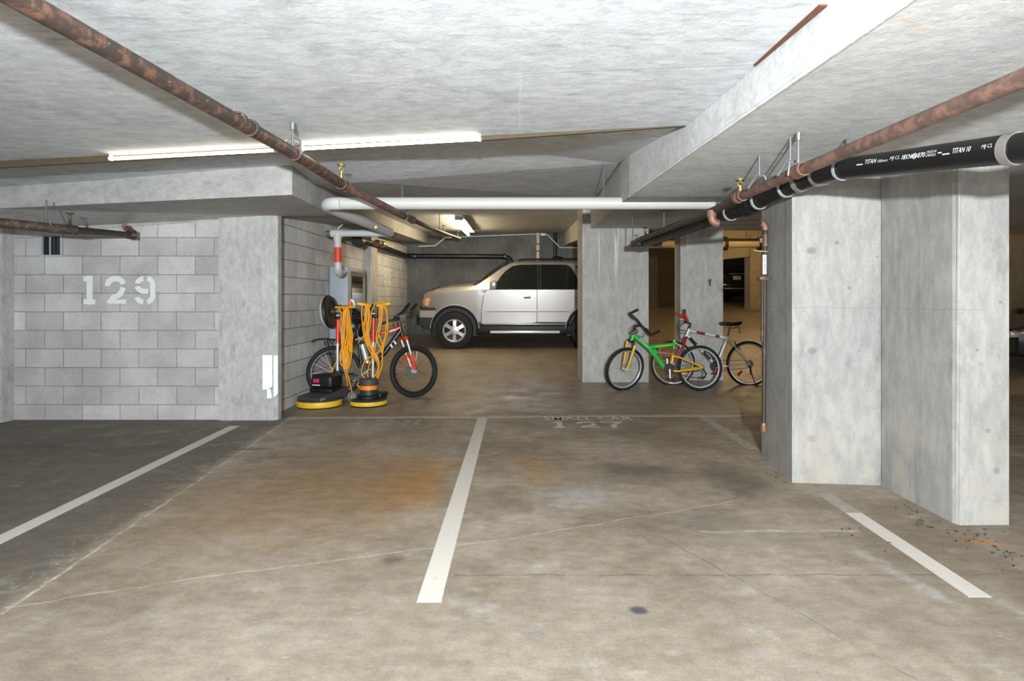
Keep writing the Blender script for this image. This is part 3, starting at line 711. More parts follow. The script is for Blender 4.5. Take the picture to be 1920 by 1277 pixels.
# drain riser strapped to the big pillar
t = thing('drain_riser', 'slim brown drain riser with white label, strapped to the big right pillar', 'pipe', P(1434, 846, 4.75))
m = MB(); m.cyl(P(1435, 433, 4.75), P(1432, 800, 4.75), .0165, n=14); m.build('pipe', PIPE_DK, t, world=True)
m = MB(); m.cyl(P(1430, 514, 4.72), P(1429, 640, 4.72), .0125, n=12); m.build('tracer_pipe', PIPE_DK, t, world=True)
m = MB(); m.cyl(P(1435, 440, 4.75), P(1435, 462, 4.75), .022, n=14); m.cyl(P(1435, 447, 4.75), P(1427, 451, 4.72), .010, n=10); m.cyl(P(1427, 447, 4.72), P(1427, 455, 4.72), .013, n=10); m.build('valve', FITTING if False else RUST_RED, t, world=True)
m = MB(); m.rbox(P(1425, 525, 4.70) - Vector((.0, .004, 0)), P(1441, 519, 4.72) + Vector((0, .05, 0)), .006); m.build('pipe_strap', RUST_RED, t, world=True)
m = MB(); m.cyl(P(1432, 797, 4.75), P(1432, 808, 4.75), .025, n=14); m.build('end_cap', FITTING, t, world=True)
m = MB(); m.cyl(P(1432, 793, 4.75), P(1432, 797, 4.75), .020, n=14); m.build('collar', BRASS, t, world=True)
a, b = P(1430, 478, 4.70), P(1437, 514, 4.70)
m = MB(); m.box((a.x, a.y - .002, b.z), (b.x, a.y, a.z)); lab = m.build('label_sleeve', WHITE_L, t, world=True)
text_mesh('AUXILIARY DRAIN', lambda u, v: (a.x + .006 + (1-v)*(b.x - a.x - .012), a.y - .0035, b.z + .008 + u*(a.z - b.z - .016)), 'label_text', BLACK_T, t, bold=.01)
m = MB(); q = P(1434, 472, 4.72); m.tube(spline([q + Vector((.03, 0, 0)), q + Vector((0, -.03, 0)), q + Vector((-.05, -.01, .005)), q + Vector((-.085, 0, .012))]), .0025, 6); m.build('cable_tie', plain('pale_tie', (.75, .70, .50), .5), t, world=True)

# black cast-iron drain
pts = [P(1212, 454, 6.8), P(1303, 423, 5.35), P(1400, 387, 4.2), P(1450, 363, 3.85), P(1500, 341, 3.60), P(1545, 325, 3.42)]
pts2 = [P(1535, 328.5, 3.455), P(1580, 316.5, 3.2), P(1900, 279, 2.27), P(2100, 256, 1.9), Vector((2.10, .8, 1.835)), Vector((2.35, -3, 1.83))]
t = thing('drain_pipe', 'thick black cast-iron drain pipe with stencilled white lettering', 'pipe', pts[4])
m = MB(); m.tube(pts, .057, 20); m.build('pipe', CAST, t, world=True)
m = MB(); m.tube(pts2, .058, 24); m.build('pipe', CAST, t, world=True)
d1 = (pts[5] - pts[3]).normalized(); d2 = (pts2[2] - pts2[1]).normalized()
def on(a, b, f): return a.lerp(b, f)
ring(P(1540, 327, 3.44), (d1 + d2).normalized(), .058, .07, CLAMPM, 'band_clamp', t)
ring(P(1405, 385, 4.16), d1, .058, .09, CAST, 'hub_coupling', t, .014)
ring(P(1423, 376, 4.02), d1, .058, .02, STRAPM, 'pipe_strap', t, .006)
ring(P(1474, 352, 3.72), d1, .058, .02, STRAPM, 'pipe_strap', t, .006)
ring(P(1500, 341, 3.60), d1, .058, .03, CLAMPM, 'band_clamp', t, .006)
ring(P(1370, 399, 4.5), d1, .058, .02, STRAPM, 'pipe_strap', t, .006)
ring(P(1580, 316.5, 3.2), d2, .059, .018, STRAPM, 'pipe_strap', t, .005)
q = P(1585, 302, 3.19); m = MB(); m.tube([q + Vector((-.02, 0, -.03)), q + Vector((-.012, 0, .02)), q + Vector((.012, 0, .02)), q + Vector((.02, 0, -.03))], .006, 8); rod_up(m, q + Vector((0, 0, .02)), ZS); m.build('hanger_clamp', CAST, t, world=True)
bc = ring(P(1900, 279, 2.27), d2, .058, .040, CLAMPM, 'band_clamp', t, .006)
for f in (-.012, .012):
    q = P(1900, 279, 2.27) + d2*f + Vector((0, -.070, .012)); m = MB(); m.rbox(q - Vector((.008, .006, .02)), q + Vector((.008, .006, .02)), .003); m.build('clamp_screw', STEEL, bc, world=True)
ring(P(1868, 282.7, 2.36), d2, .058, .10, RUST_RED, 'rust_band', t, .0015)
# white stencilled text wrapped on the near face of the pipe
ax0, ax1 = pts2[1], pts2[2]
up = Vector((0, 0, 1)); up = (up - d2*up.dot(d2)).normalized(); outw = up.cross(d2).normalized()
if outw.y > 0: outw = -outw
def pipe_xy(px):
    lo, hi = 0.0, 1.0
    for _ in range(40):
        mid = (lo + hi)/2; q = ax0.lerp(ax1, mid)
        if VX + q.x/q.y*F < px: lo = mid
        else: hi = mid
    return (ax1 - ax0).length*lo
def pipe_text(body, x0, x1, h=.022, off=.2, mat=WHITE_L, bold=.0):
    s0, s1 = pipe_xy(x0), pipe_xy(x1); rr = .0595
    def fn(u, v):
        th = off + (v - .5)*h/rr
        return ax0 + d2*(s0 + u*(s1 - s0)) + outw*(rr*math.cos(th)) + up*(rr*math.sin(th))
    o = text_mesh(body, fn, 'stencil_text', mat, t, bold=bold)
pipe_text('TITAN', 1640, 1661, .022, .22, WHITE_L); pipe_text('100mm', 1665, 1684, .014, .15, GREY_L); pipe_text('MJ CL', 1688, 1707, .022, .22, GREY_L)
pipe_text('18KN', 1711, 1729, .022, .22, WHITE_L); pipe_text('870', 1741, 1755, .022, .22, WHITE_L)
pipe_text('MADE IN', 1757, 1775, .012, .38, GREY_L); pipe_text('CANADA', 1757, 1776, .012, .12, GREY_L)
pipe_text('TITAN', 1807, 1830, .022, .22, WHITE_L); pipe_text('10', 1835, 1842, .022, .22, WHITE_L); pipe_text('MJ CL', 1863, 1884, .020, .22, GREY_L)
pipe_text('-', 1625, 1637, .005, .05); pipe_text('-', 1789, 1803, .005, .05); pipe_text('-', 1780, 1787, .005, .2)
m = MB(); q0 = ax0 + d2*pipe_xy(1735); rr = .0597
for rad in (.012, .006):
    m.tube([q0 + d2*(rad*math.cos(a_)) + outw*(rr*math.cos(.2 + rad*math.sin(a_)/rr)) + up*(rr*math.sin(.2 + rad*math.sin(a_)/rr)) for a_ in [i*math.pi/8 for i in range(16)]], .0013, 5, closed=True)
m.build('stencil_mark', WHITE_L, t, world=True)

# white pvc pipe
ZW = 2.213; r_ = .057
a0 = P(1425, 381, 5.45); a1 = P(640, 381.5, 5.45); c_ = P(598, 382, 5.45); b0 = Vector((-1.87, 5.75, ZW)); b1 = P(731, 435.8, 7.60)
t = thing('water_pipe', 'wide white plastic pipe crossing below the ceiling in front of the silver car', 'pipe', a1)
m = MB(); m.cyl(a0, a1, r_, n=24); m.build('pipe', PVC, t, world=True)
ctr = Vector((-1.87, 5.45, ZW))
m = MB(); m.tube(elbow(a1, ctr, b0, r_, 10), r_ + .002, 24); m.build('elbow', PVC_G, t, world=True)
m = MB(); m.cyl(b0, b1, r_, n=24); m.tube([b1, b1 + (b1 - b0).normalized()*.03], [r_, r_*.6], 24); m.build('pipe', PVC_G, t, world=True)
m = MB(); q = P(1132, 371, 5.45); rod_up(m, q, 2.585, .006); m.build('hanger_rod', STEEL, t, world=True)
m = MB(); m.rbox(P(704, 426, 6.9) - Vector((.03, .02, .02)), P(704, 426, 6.9) + Vector((.02, .02, .03)), .006); m.build('pipe_bracket', BRASS, t, world=True)
# small white standpipe with the red label
e0 = P(733, 437.5, 7.8); e1 = P(633, 437.5, 7.8)
t = thing('standpipe', 'white tee pipe with a red label, hanging beside the grey cabinet', 'pipe', P(634, 512, 7.8))
m = MB(); m.cyl(e0, e1, .045, n=18); m.build('pipe', PVC_G, t, world=True)
m = MB(); m.cyl(P(643, 437.5, 7.8), P(621, 437.5, 7.8), .052, n=18); m.cyl(P(632.5, 437, 7.8), P(632.5, 452, 7.8), .052, n=18); m.build('tee_fitting', PVC_G, t, world=True)
m = MB(); m.cyl(P(633, 447, 7.8), P(634, 505, 7.8), .046, n=18); m.build('pipe', PVC_G, t, world=True)
m = MB(); m.tube(elbow(P(634, 500, 7.8), P(634, 517, 7.85), P(641, 511, 8.05), .05), .054, 18); m.build('elbow', PVC_G, t, world=True)
m = MB(); m.lathe([(.0465, 0), (.0475, 0), (.0478, -.20), (.0465, -.20)], P(633.5, 464, 7.8), (0, 0, 1), 24); m.build('pipe_label', REDL, t, world=True)
m = MB(); q = P(634, 430, 7.75); m.tube(spline([q, q + Vector((.01, 0, .03)), q + Vector((.06, 0, .06))]), .006, 6); m.build('wire', WHITE_METAL, t, world=True)
m = MB(); m.cyl(P(625, 437.5, 7.8), P(612, 438, 7.8), .04, n=14); m.build('stub_pipe', STEEL, t, world=True)

# short dark pipe over stall 129
n0, n1, n2 = P(-70, 411, 4.75), P(133, 431, 5.35), P(247, 440, 6.12)
t = thing('sprinkler_pipe', 'short dark sprinkler pipe ending in front of the stencilled block wall', 'pipe', n1)
m = MB(); m.tube([n0, n1], .042, 16); m.build('pipe', RUST, t, world=True)
m = MB(); m.tube([n1, n2], [.034, .026], 16); m.build('pipe', PIPE_DK, t, world=True)
ring(n1, n1 - n0, .036, .09, PIPE_DK, 'coupling', t, .008)
sprinkler(P(131, 424, 5.35), t, PIPE_DK, .12)
m = MB(); q = P(87, 421, 5.2); rod_up(m, q, 2.2, .006); m.tube([q + Vector((-.04, 0, -.03)), q + Vector((-.03, 0, .05)), q + Vector((.03, 0, .05)), q + Vector((.04, 0, -.03))], .007, 8); m.build('hanger_rod', STEEL, t, world=True)
m = MB(); m.cyl(P(238, 440, 6.1), P(256, 441, 6.14), .045, n=18); m.build('end_elbow', PIPE_DK, t, world=True)
m = MB(); m.cyl(P(248, 437, 6.12), P(238, 428, 6.3), .030, n=14); m.cyl(P(238, 428, 6.3), P(236, 427, 6.42), .040, n=14); m.build('wall_stub', FITTING, t, world=True)

# dark pipe along the back wall
c0 = Vector((-2.66, 8.7, 2.30)); c1 = P(762, 480, 14.1); c2 = P(945, 481, 14.1); c3 = P(958, 492, 14.1); c4 = P(959, 540, 14.1)
t = thing('drain_pipe', 'black drain pipe along the back wall behind the silver car', 'pipe', c1)
m = MB(); m.tube([c0] + elbow(c0.lerp(c1, .93), c1, c1.lerp(c2, .05), .06, 6) + elbow(c1.lerp(c2, .95), P(958, 481, 14.1), c3, .05, 6) + [c4], .058, 16); m.build('pipe', CAST, t, world=True)
for x in (778, 946): ring(P(x, 480.5, 14.1), (1, 0, 0), .058, .06, CLAMPM if False else CAST, 'coupling', t, .01)
for x in (778, 947):
    m = MB(); q = P(x, 480.5, 14.02); m.rbox(q - Vector((.02, .02, .03)), q + Vector((.02, .0, .03)), .006); m.build('clamp_screw', STEEL, t, world=True)
for x, zt in ((935, 2.95), (790, 2.70)):
    m = MB(); rod_up(m, P(x, 476, 14.1), zt, .007); m.build('hanger_rod', STEEL, t, world=True)
m = MB(); q = P(671, 452, 8.75); m.cyl(q + Vector((0, -.05, 0)), q + Vector((0, .12, 0)), .085, n=18); m.build('cleanout_plug', CAST, t, world=True)
for x, y, d in ((706, 456, 10.0), (714, 458, 10.4)):
    m = MB(); q = P(x, y, d); m.cyl(q + Vector((.01, -.03, .0)), q + Vector((.03, .05, 0)), .06, n=14); m.build('brass_fitting', BRASS if x > 710 else FITTING, t, world=True)
# vertical pipes on the back wall
t = thing('vent_stack', 'thin white vertical pipe with a tan coupling on the back wall above the car', 'pipe', P(1009, 600, 14.35))
m = MB(); m.cyl(P(1009, 436, 14.35), P(1009, 620, 14.35), .042, n=14); m.build('pipe', PVC_G, t, world=True)
m = MB(); m.cyl(P(1009, 459, 14.35), P(1009, 471, 14.35), .052, n=14); m.build('coupling', BEIGE_PIPE, t, world=True)
for y in (458, 471): ring(P(1009, y, 14.35), (0, 0, 1), .045, .03, FITTING, 'band', t, .012)
t = thing('vent_stack', 'black vertical pipe on the back wall beside the thin white one', 'pipe', P(1041, 600, 14.3))
m = MB(); m.cyl(P(1041, 436, 14.3), P(1041, 620, 14.3), .045, n=14); m.build('pipe', CAST, t, world=True)
m = MB(); m.tube(elbow(P(1036, 488, 14.2), P(1044, 481, 14.2), P(1056, 488, 14.2), .05), .055, 12); m.build('elbow', CAST, t, world=True)
# cable conduit
t = thing('conduit', 'thin white cable conduit stapled below the rear ceiling', 'conduit', P(1018, 440, 14.2))
m = MB(); m.tube([P(784, 462, 13.9), P(816, 461, 13.9), P(834, 446, 14.0), P(870, 444, 14.15), P(1000, 439, 14.18), P(1026, 440, 14.18), P(1050, 464, 14.18), P(1100, 465, 14.18)], .013, 8); m.build('cable', WHITE_METAL, t, world=True)
m = MB(); m.rbox(P(1014.5, 442, 14.15), P(1023, 437, 14.15) + Vector((0, .08, 0)), .01); m.build('junction_box', WHITE_METAL, t, world=True)
# pipes in the aisle
t = thing('insulated_pipe', 'horizontal beige wrapped pipe crossing the far aisle behind the pillars', 'pipe', P(1240, 459, 13.0))
m = MB(); m.cyl(P(1190, 458.5, 13), P(1470, 457, 13), .085, n=18); m.build('pipe', BEIGE_PIPE, t, world=True)
for x in (1360, 1424): ring(P(x, 457, 13), (1, 0, 0), .085, .05, PIPE_DK, 'flange', t, .07)
m = MB(); m.cyl(P(1345, 449, 12.9), P(1470, 449, 12.9), .022, n=10); m.build('rail_pipe', PIPE_DK, t, world=True)
m = MB(); q = P(1400, 449, 12.9); rod_up(m, q, 3.44, .008); m.build('hanger_rod', STEEL, t, world=True)
t = thing('gas_pipe', 'yellow pipe at the far right edge beyond the near pillar', 'pipe', P(1915, 389, 9.9))
m = MB(); m.cyl(P(1870, 389, 9.9), P(2090, 389, 9.9), .055, n=16); m.build('pipe', YEL_PIPE, t, world=True)
m = MB(); m.cyl(P(1870, 372, 9.9), P(2090, 372, 9.9), .03, n=12); m.build('rail_pipe', PIPE_DK, t, world=True)
m = MB(); q = P(1960, 389, 9.9); rod_up(m, q, 3.3, .008); m.build('hanger_rod', STEEL, t, world=True)

# ------------------------------------------------------------------ lights
def tube_light(x0, y0, d0, x1, y1, d1, label):
    a, b = P(x0, y0, d0), P(x1, y1, d1); c = (a + b)/2; t = thing('tube_light', label, 'light', c, group='lit ceiling tubes')
    u = (b - a).normalized(); zt = 2.361
    m = MB(); m.cyl(a + u*.015, b - u*.015, .0115, n=14); m.build('tube', TUBE, t, world=True)
    for e0, e1 in ((a, a + u*.02), (b - u*.02, b)):
        m = MB(); m.cyl(e0, e1, .018, n=12); m.build('end_cap', WHITE_METAL, t, world=True)
    m = MB(); nrm = Vector((-u.y, u.x, 0))
    q = [a - nrm*.010, a + nrm*.010, b + nrm*.010, b - nrm*.010]
    m.add([Vector((p.x, p.y, zt)) for p in q] + [Vector((p.x, p.y, 2.3695)) for p in q], [(3,2,1,0),(4,5,6,7),(0,1,5,4),(1,2,6,5),(2,3,7,6),(3,0,4,7)])
    m.build('batten', WHITE_METAL, t, world=True)
    for p in (a + u*.01, b - u*.03):
        m = MB(); m.box((p.x - .008, p.y - .010, p.z - .004), (p.x + .008, p.y + .010, p.z + .022)); m.build('socket', WHITE_METAL, t, world=True)
tube_light(206, 297.5, 4.245, 520, 281.5, 4.005, 'lit fluorescent tube left of the rusted pipe')
tube_light(563, 279, 3.972, 902, 260.5, 3.742, 'lit fluorescent tube right of the rusted pipe')
t = thing('tube_light', 'small lit tube fitting on the ceiling above the silver car', 'light', P(866, 425, 11.2))
a, b = P(855, 416, 10.1), P(878, 440, 13.3)
m = MB(); m.cyl(a, b, .03, n=12); m.build('tube', TUBE_REAR, t, world=True)
m = MB(); m.box((a.x - .02, a.y - .05, 2.68), (a.x + .12, a.y - .01, 2.765)); m.build('end_plate', WHITE_METAL, t, world=True)
m = MB(); u = (b - a); q = [a + Vector((.02, 0, .05)), a + Vector((.15, 0, .05)), b + Vector((.15, 0, .05)), b + Vector((.02, 0, .05))]
m.add(q + [p + Vector((0, 0, .045)) for p in q], [(3,2,1,0),(4,5,6,7),(0,1,5,4),(1,2,6,5),(2,3,7,6),(3,0,4,7)]); m.build('batten', WHITE_METAL, t, world=True)
# warm fittings in the aisle, hidden by the pillars from here but lighting the ramp
for i, (x, y) in enumerate(((4.9, 15.0), (7.6, 18.5), (9.5, 9.9), (4.6, 11.0))):
    z = 3.3 + (y - 9.5)*.045 - .18
    t = thing('tube_light', ('warm tube fitting over the far aisle, deeper than the beige pipe', 'warm tube fitting near the ochre header in the far aisle', 'warm tube fitting beyond the near right pillar', 'warm tube fitting just behind the bicycles over the aisle')[i], 'light', (x, y, z))
    m = MB(); m.cyl((x - .6, y, z), (x + .6, y, z), .02, n=10); m.build('tube', TUBE_AISLE, t, world=True)
    m = MB(); m.box((x - .62, y - .05, z + .04), (x + .62, y + .05, z + .14)); m.build('batten', WHITE_METAL, t, world=True)

# ------------------------------------------------------------------ small fixtures
a, b = P(79, 482, DW), P(120, 440, DW)
t = thing('wall_vent', 'small grey-framed louvre box set in the block wall under the dark pipe', 'vent', (a.x, DW, a.z))
m = MB(); w_ = .022
for lo, hi in (((a.x, a.z), (b.x, a.z + w_)), ((a.x, b.z - w_), (b.x, b.z)), ((a.x, a.z + w_), (a.x + w_, b.z - w_)), ((b.x - w_, a.z + w_), (b.x, b.z - w_))):
    m.box((lo[0], DW - .03, lo[1]), (hi[0], DW + .0, hi[1]))
m.build('frame', GREY_CAB, t, world=True)
m = MB(); m.box((a.x + w_, DW - .006, a.z + w_), (b.x - w_, DW, b.z - w_)); m.build('backing', BLACK_PL, t, world=True)
for f in (.42, .62, .78):
    m = MB(); x = a.x + f*(b.x - a.x); m.box((x - .006, DW - .022, a.z + w_), (x + .004, DW - .006, b.z - w_)); m.build('slat', DARK_PL if f > .5 else GREY_CAB, t, world=True)
# white reflective tape on the pilaster corner
t = thing('corner_tape', 'torn white reflective tape on the corner of the left pillar', 'tape', P(500, 740, 6.39))
m = MB(); q = lambda x, y: P(x, y, 6.394)
m.prism([(492.5, 731), (492.5, 665.5), (510.5, 666), (510.6, 673), (511, 720), (510, 726), (505, 727), (501, 730)], lambda u, v, h: q(u, v) - Vector((0, h, 0)), 0, .004)
m.prism([(501, 747), (501, 730), (507, 728), (509, 738), (510.5, 746)], lambda u, v, h: q(u, v) - Vector((0, h, 0)), 0, .004)
m.build('front_strip', TAPE, t, world=True, smooth=False)
m = MB(); a_, b_ = Vector((-2.7045, 6.3955, 0)), Vector((-2.6675, 6.4205, 0)); nn = Vector((.55, -.83, 0))*.004
m.prism([(0, .255), (0, .70), (1, .71), (1, .29), (.6, .27)], lambda u, v, h: a_.lerp(b_, u) + nn*h + Vector((0, 0, v - .0)), 0, 1); m.build('side_strip', TAPE, t, world=True, smooth=False)
# grey cabinet on the return wall
t = thing('hose_cabinet', 'tall blue-grey metal cabinet with a glazed door on the side wall', 'cabinet', (-2.69, 8.9, .6))
m = MB(); m.rbox((-2.815, 8.60, .55), (-2.545, 9.55, 1.80), .008); m.build('cabinet_body', GREY_CAB, t, world=True)
m = MB(); y0, y1, z0, z1 = 8.66, 9.49, .62, 1.74
for lo, hi in (((y0, z0), (y1, z0 + .07)), ((y0, z1 - .07), (y1, z1)), ((y0, z0 + .07), (y0 + .08, z1 - .07)), ((y1 - .06, z0 + .07), (y1, z1 - .07))): m.box((-2.545, lo[0], lo[1]), (-2.525, hi[0], hi[1]))
dr = m.build('door', plain('olive_metal_frame', (.30, .27, .19), .4, .3), t, world=True)
m = MB(); m.box((-2.545, y0 + .08, z0 + .07), (-2.538, y1 - .06, z1 - .07)); m.build('door_glass', GLASS_DK, dr, world=True)
m = MB(); m.rbox((-2.525, y1 - .05, 1.15), (-2.505, y1 - .02, 1.25), .004); m.build('door_latch', STEEL, dr, world=True)
# hook bolt on the far pillar
t = thing('wall_hook', 'small dark bolt hook on the far concrete pillar', 'hook', P(1331, 530, 9.19))
m = MB(); m.cyl(P(1331, 536, 9.17), P(1331, 525, 9.17), .012, n=10); m.cyl(P(1331, 526, 9.2), P(1331, 526, 9.14), .026, n=10); m.build('bolt', PIPE_DK, t, world=True)
# leaf litter by the big pillars
m = MB()
spots = [(1690, 930, 1840, 1000, 46), (1440, 880, 1490, 905, 9), (1640, 900, 1700, 930, 8), (1560, 960, 1700, 1030, 10), (1840, 960, 1915, 1060, 26), (1400, 850, 1450, 900, 5)]
for x0, y0, x1, y1, n_ in spots:
    for _ in range(n_):
        f = random.random(); p = G(x0 + f*(x1 - x0) + random.uniform(-25, 25), y0 + f*(y1 - y0) + random.uniform(4, 34)*(1 if y0 > 905 else .3))
        if p.y > 3.38 and 2.5 < p.x < 2.9: continue
        if p.y > 4.1 and p.x > 1.93: continue
        s_ = random.uniform(.004, .014); a_ = random.uniform(0, 6.28); u = Vector((math.cos(a_), math.sin(a_), 0)); v = Vector((-u.y, u.x, 0)); z = Vector((0, 0, .003))
        k = [p + z - u*s_, p + z*2 + v*s_*.4, p + z + u*s_, p + z*2.5 - v*s_*.35]
        m.add(k + [q_ - Vector((0, 0, .0025)) for q_ in k], [(0,1,2,3),(7,6,5,4),(0,4,5,1),(1,5,6,2),(2,6,7,3),(3,7,4,0)])
o = m.build('leaf_litter', LEAF, None, smooth=False); set_props(o, 'scattered dry leaf bits on the floor beside the near right pillars', 'leaves', None, 'stuff')
#@@PART3
# ------------------------------------------------------------------ vehicles
def bool_cut(o, cutters):
    for c in cutters:
        md = o.modifiers.new('cut', 'BOOLEAN'); md.operation = 'DIFFERENCE'; md.object = c; md.solver = 'EXACT'
    dg = bpy.context.evaluated_depsgraph_get()
    me = bpy.data.meshes.new_from_object(o.evaluated_get(dg))
    o.modifiers.clear(); o.data = me
    me.polygons.foreach_set('use_smooth', [True]*len(me.polygons)); me.set_sharp_from_angle(angle=R(30))
    for c in cutters: bpy.data.objects.remove(c)
def loft_body(stations, name, mat, parent):
    """stations: (x, zbot, zshoulder, ztop, w_side, w_top); car along x, sides at +-y"""
    m = MB(); vs = []; k = 16
    for x, zb, zs, zt, ws, wt in stations:
        h = zs - zb
        half = [(ws*.55, zb), (ws*.93, zb + .01), (ws*1.0, zb + h*.10), (ws*1.004, zb + h*.45), (ws*1.004, zs - h*.16), (ws, zs), (wt + (ws - wt)*.06, zs + (zt - zs)*.90), (wt*.86, zt - (zt - zs)*.02)]
        for y, z in half: vs.append((x, -y, z))
        for y, z in reversed(half): vs.append((x, y, z))
    n_ = len(stations); fs = []
    for i in range(n_ - 1):
        for j in range(k): fs.append((i*k + j, i*k + (j+1) % k, (i+1)*k + (j+1) % k, (i+1)*k + j))
    fs += [tuple(range(k - 1, -1, -1)), tuple(range((n_-1)*k, n_*k))]
    m.add(vs, fs); return m.build(name, mat, parent, sharp=30)
def car_wheel(c, r, rim, wd, side, parent, spokes=6, rim_mat=ALLOY):
    """side -1 faces the camera (-y)"""
    c = Vector(c); ax = Vector((0, side, 0)); m = MB()
    hw = wd/2
    m.lathe([(rim, hw*.8), (rim + .02, hw), (r - .05, hw*1.02), (r - .012, hw*.9), (r, hw*.6), (r, -hw*.6), (r - .012, -hw*.9), (r - .05, -hw), (rim, -hw*.8)], c, ax, 40)
    wl = m.build('wheel', RUBBER, parent)
    m = MB(); m.lathe([(rim - .012, -hw*.7), (rim - .012, hw*.45), (rim - .028, hw*.72), (rim + .003, hw*.86), (rim + .003, -hw*.7)], c, ax, 40)
    for i in range(spokes):
        a = 2*math.pi*i/spokes + .5
        u = Vector((math.cos(a), 0, math.sin(a))); v = Vector((-math.sin(a), 0, math.cos(a)))
        q = []
        for rr, w_, hh in ((rim*.32, .030, hw*.62), (rim*.95, .040, hw*.45)):
            for s_ in (-1, 1): q.append(c + u*rr + v*s_*w_*(rim/.24) + ax*hh)
        for rr, w_, hh in ((rim*.32, .03, hw*.40), (rim*.95, .04, hw*.25)):
            for s_ in (-1, 1): q.append(c + u*rr + v*s_*w_*(rim/.24) + ax*hh)
        m.add(q, [(0,1,3,2),(4,6,7,5),(0,2,6,4),(1,5,7,3),(0,4,5,1),(2,3,7,6)])
    m.lathe([(0, hw*.68), (rim*.22, hw*.68), (rim*.38, hw*.62), (rim*.40, hw*.40)], c, ax, 28)
    m.build('rim', rim_mat, wl)
    m = MB()
    for i in range(6):
        a = 2*math.pi*i/6 + .5; m.cyl(c + Vector((math.cos(a), 0, math.sin(a)))*rim*.31 + ax*hw*.60, c + Vector((math.cos(a), 0, math.sin(a)))*rim*.31 + ax*hw*.74, .010, n=8)
    m.build('lug_nuts', BLACK_PL, wl)
    m = MB(); m.lathe([(0, hw*.2), (rim - .012, hw*.2)], c, ax, 32); m.build('brake_disc', PIPE_DK, wl)
    return wl

SCL = 509.0
def cx(x): return (x - 515)/SCL
def cz(y): return (1045 - y)/SCL
DS = 12.2
suv = thing('car', 'silver four-door off-road car parked side-on behind the cleaning machines', 'car', ((852 - VX)/F*DS, DS + .87, fz(DS + .87)), rot=(math.atan(RAMP), 0, 0))
st = []
for x, yb, ysh, yt, ws, wt in ((150, 700, 560, 500, .60, .50), (180, 740, 520, 452, .72, .58), (235, 770, 470, 430, .80, .66), (330, 785, 452, 408, .83, .69), (450, 790, 438, 392, .85, .71),
        (600, 790, 425, 381, .86, .72), (735, 790, 412, 368, .868, .74), (770, 790, 409, 352, .87, .735), (900, 790, 408, 256, .87, .68), (1030, 790, 408, 160, .87, .63), (1065, 790, 408, 143, .87, .615), (1130, 790, 408, 126, .87, .605), (1300, 790, 407, 110, .87, .60), (1700, 790, 406, 106, .87, .60),
        (2150, 780, 406, 112, .86, .60), (2290, 760, 408, 130, .85, .585), (2400, 740, 420, 380, .83, .64), (2430, 720, 470, 440, .80, .64)):
    st.append((cx(x), cz(yb), cz(ysh), cz(yt), ws, wt))
body = loft_body(st, 'body', SILVER, suv)
RW = .393; wf, wr = (0, RW), (2.80, RW)
cut = []
for (x, z) in (wf, wr):
    m = MB(); m.cyl((x + .01, -1.2, z + .01), (x + .01, 1.2, z + .01), .50, n=48)
    m.box((x - .48, -1.2, .05), (x + .50, 1.2, z)); cut.append(MB().cyl((x + .01, -1.2, z + .03), (x + .01, 1.2, z + .03), .50, n=48).build('cutter', SILVER, suv))
bool_cut(body, cut)
for (x, z) in (wf, wr):
    m = MB(); m.prism([(x + .01 + .497*math.cos(R(a)), z + .03 + .497*math.sin(R(a))) for a in range(-18, 199, 9)], lambda u, v, h: Vector((u, h, v)), -.78, .78); m.build('wheel_well', BLACK_PL, suv)
    for s_ in (-1, 1):
        m = MB(); pr = []
        for i in range(25):
            a = R(2 + 176*i/24); pr.append(Vector((x + .01 + .505*math.cos(a), s_*.876, z + .03 + .505*math.sin(a))))
        m.tube(pr, .009, 8); fl = m.build('fender_flare', ALLOY, suv)
        m = MB(); pr = [Vector((x + .01 + .478*math.cos(R(-14 + 208*i/24)), s_*.855, z + .03 + .478*math.sin(R(-14 + 208*i/24)))) for i in range(25)]
        m.tube(pr, .032, 8); m.build('flare_lining', BLACK_PL, fl)
for s_ in (-1, 1):
    for (x, z) in (wf, wr): car_wheel((x, s_*.755, z), RW, .24, .25, s_, suv)
# side helper: y of the body side at height z
def side_y(z, zsh=cz(408), zt=cz(108), ws=.87, wt=.605):
    if z <= zsh: return ws*1.004 + .002
    f = (z - zsh)/((zt - zsh)*.9); return ws + (wt + (ws - wt)*.06 - ws)*f + .002
def wt_at(x):
    for a, b in zip(st, st[1:]):
        if a[0] <= x <= b[0]:
            f = (x - a[0])/(b[0] - a[0]); return [a[i] + (b[i] - a[i])*f for i in range(6)]
    return st[-1]
def panel(poly, name, mat, side, th=.010, parent=suv, off=0.0):
    m = MB(); P2 = []
    for i, (x, y) in enumerate(poly):                         # subdivide edges so the panel follows the side
        x1, y1 = poly[(i + 1) % len(poly)]
        for k in range(4): P2.append((x + (x1 - x)*k/4, y + (y1 - y)*k/4))
    def fn(x, y, h):
        X, Z = cx(x), cz(y); s = wt_at(X); return Vector((X, side*(side_y(Z, s[2], s[3], s[4], s[5]) + h + off), Z))
    m.prism(P2, fn, -.004, th); return m.build(name, mat, parent, sharp=40)
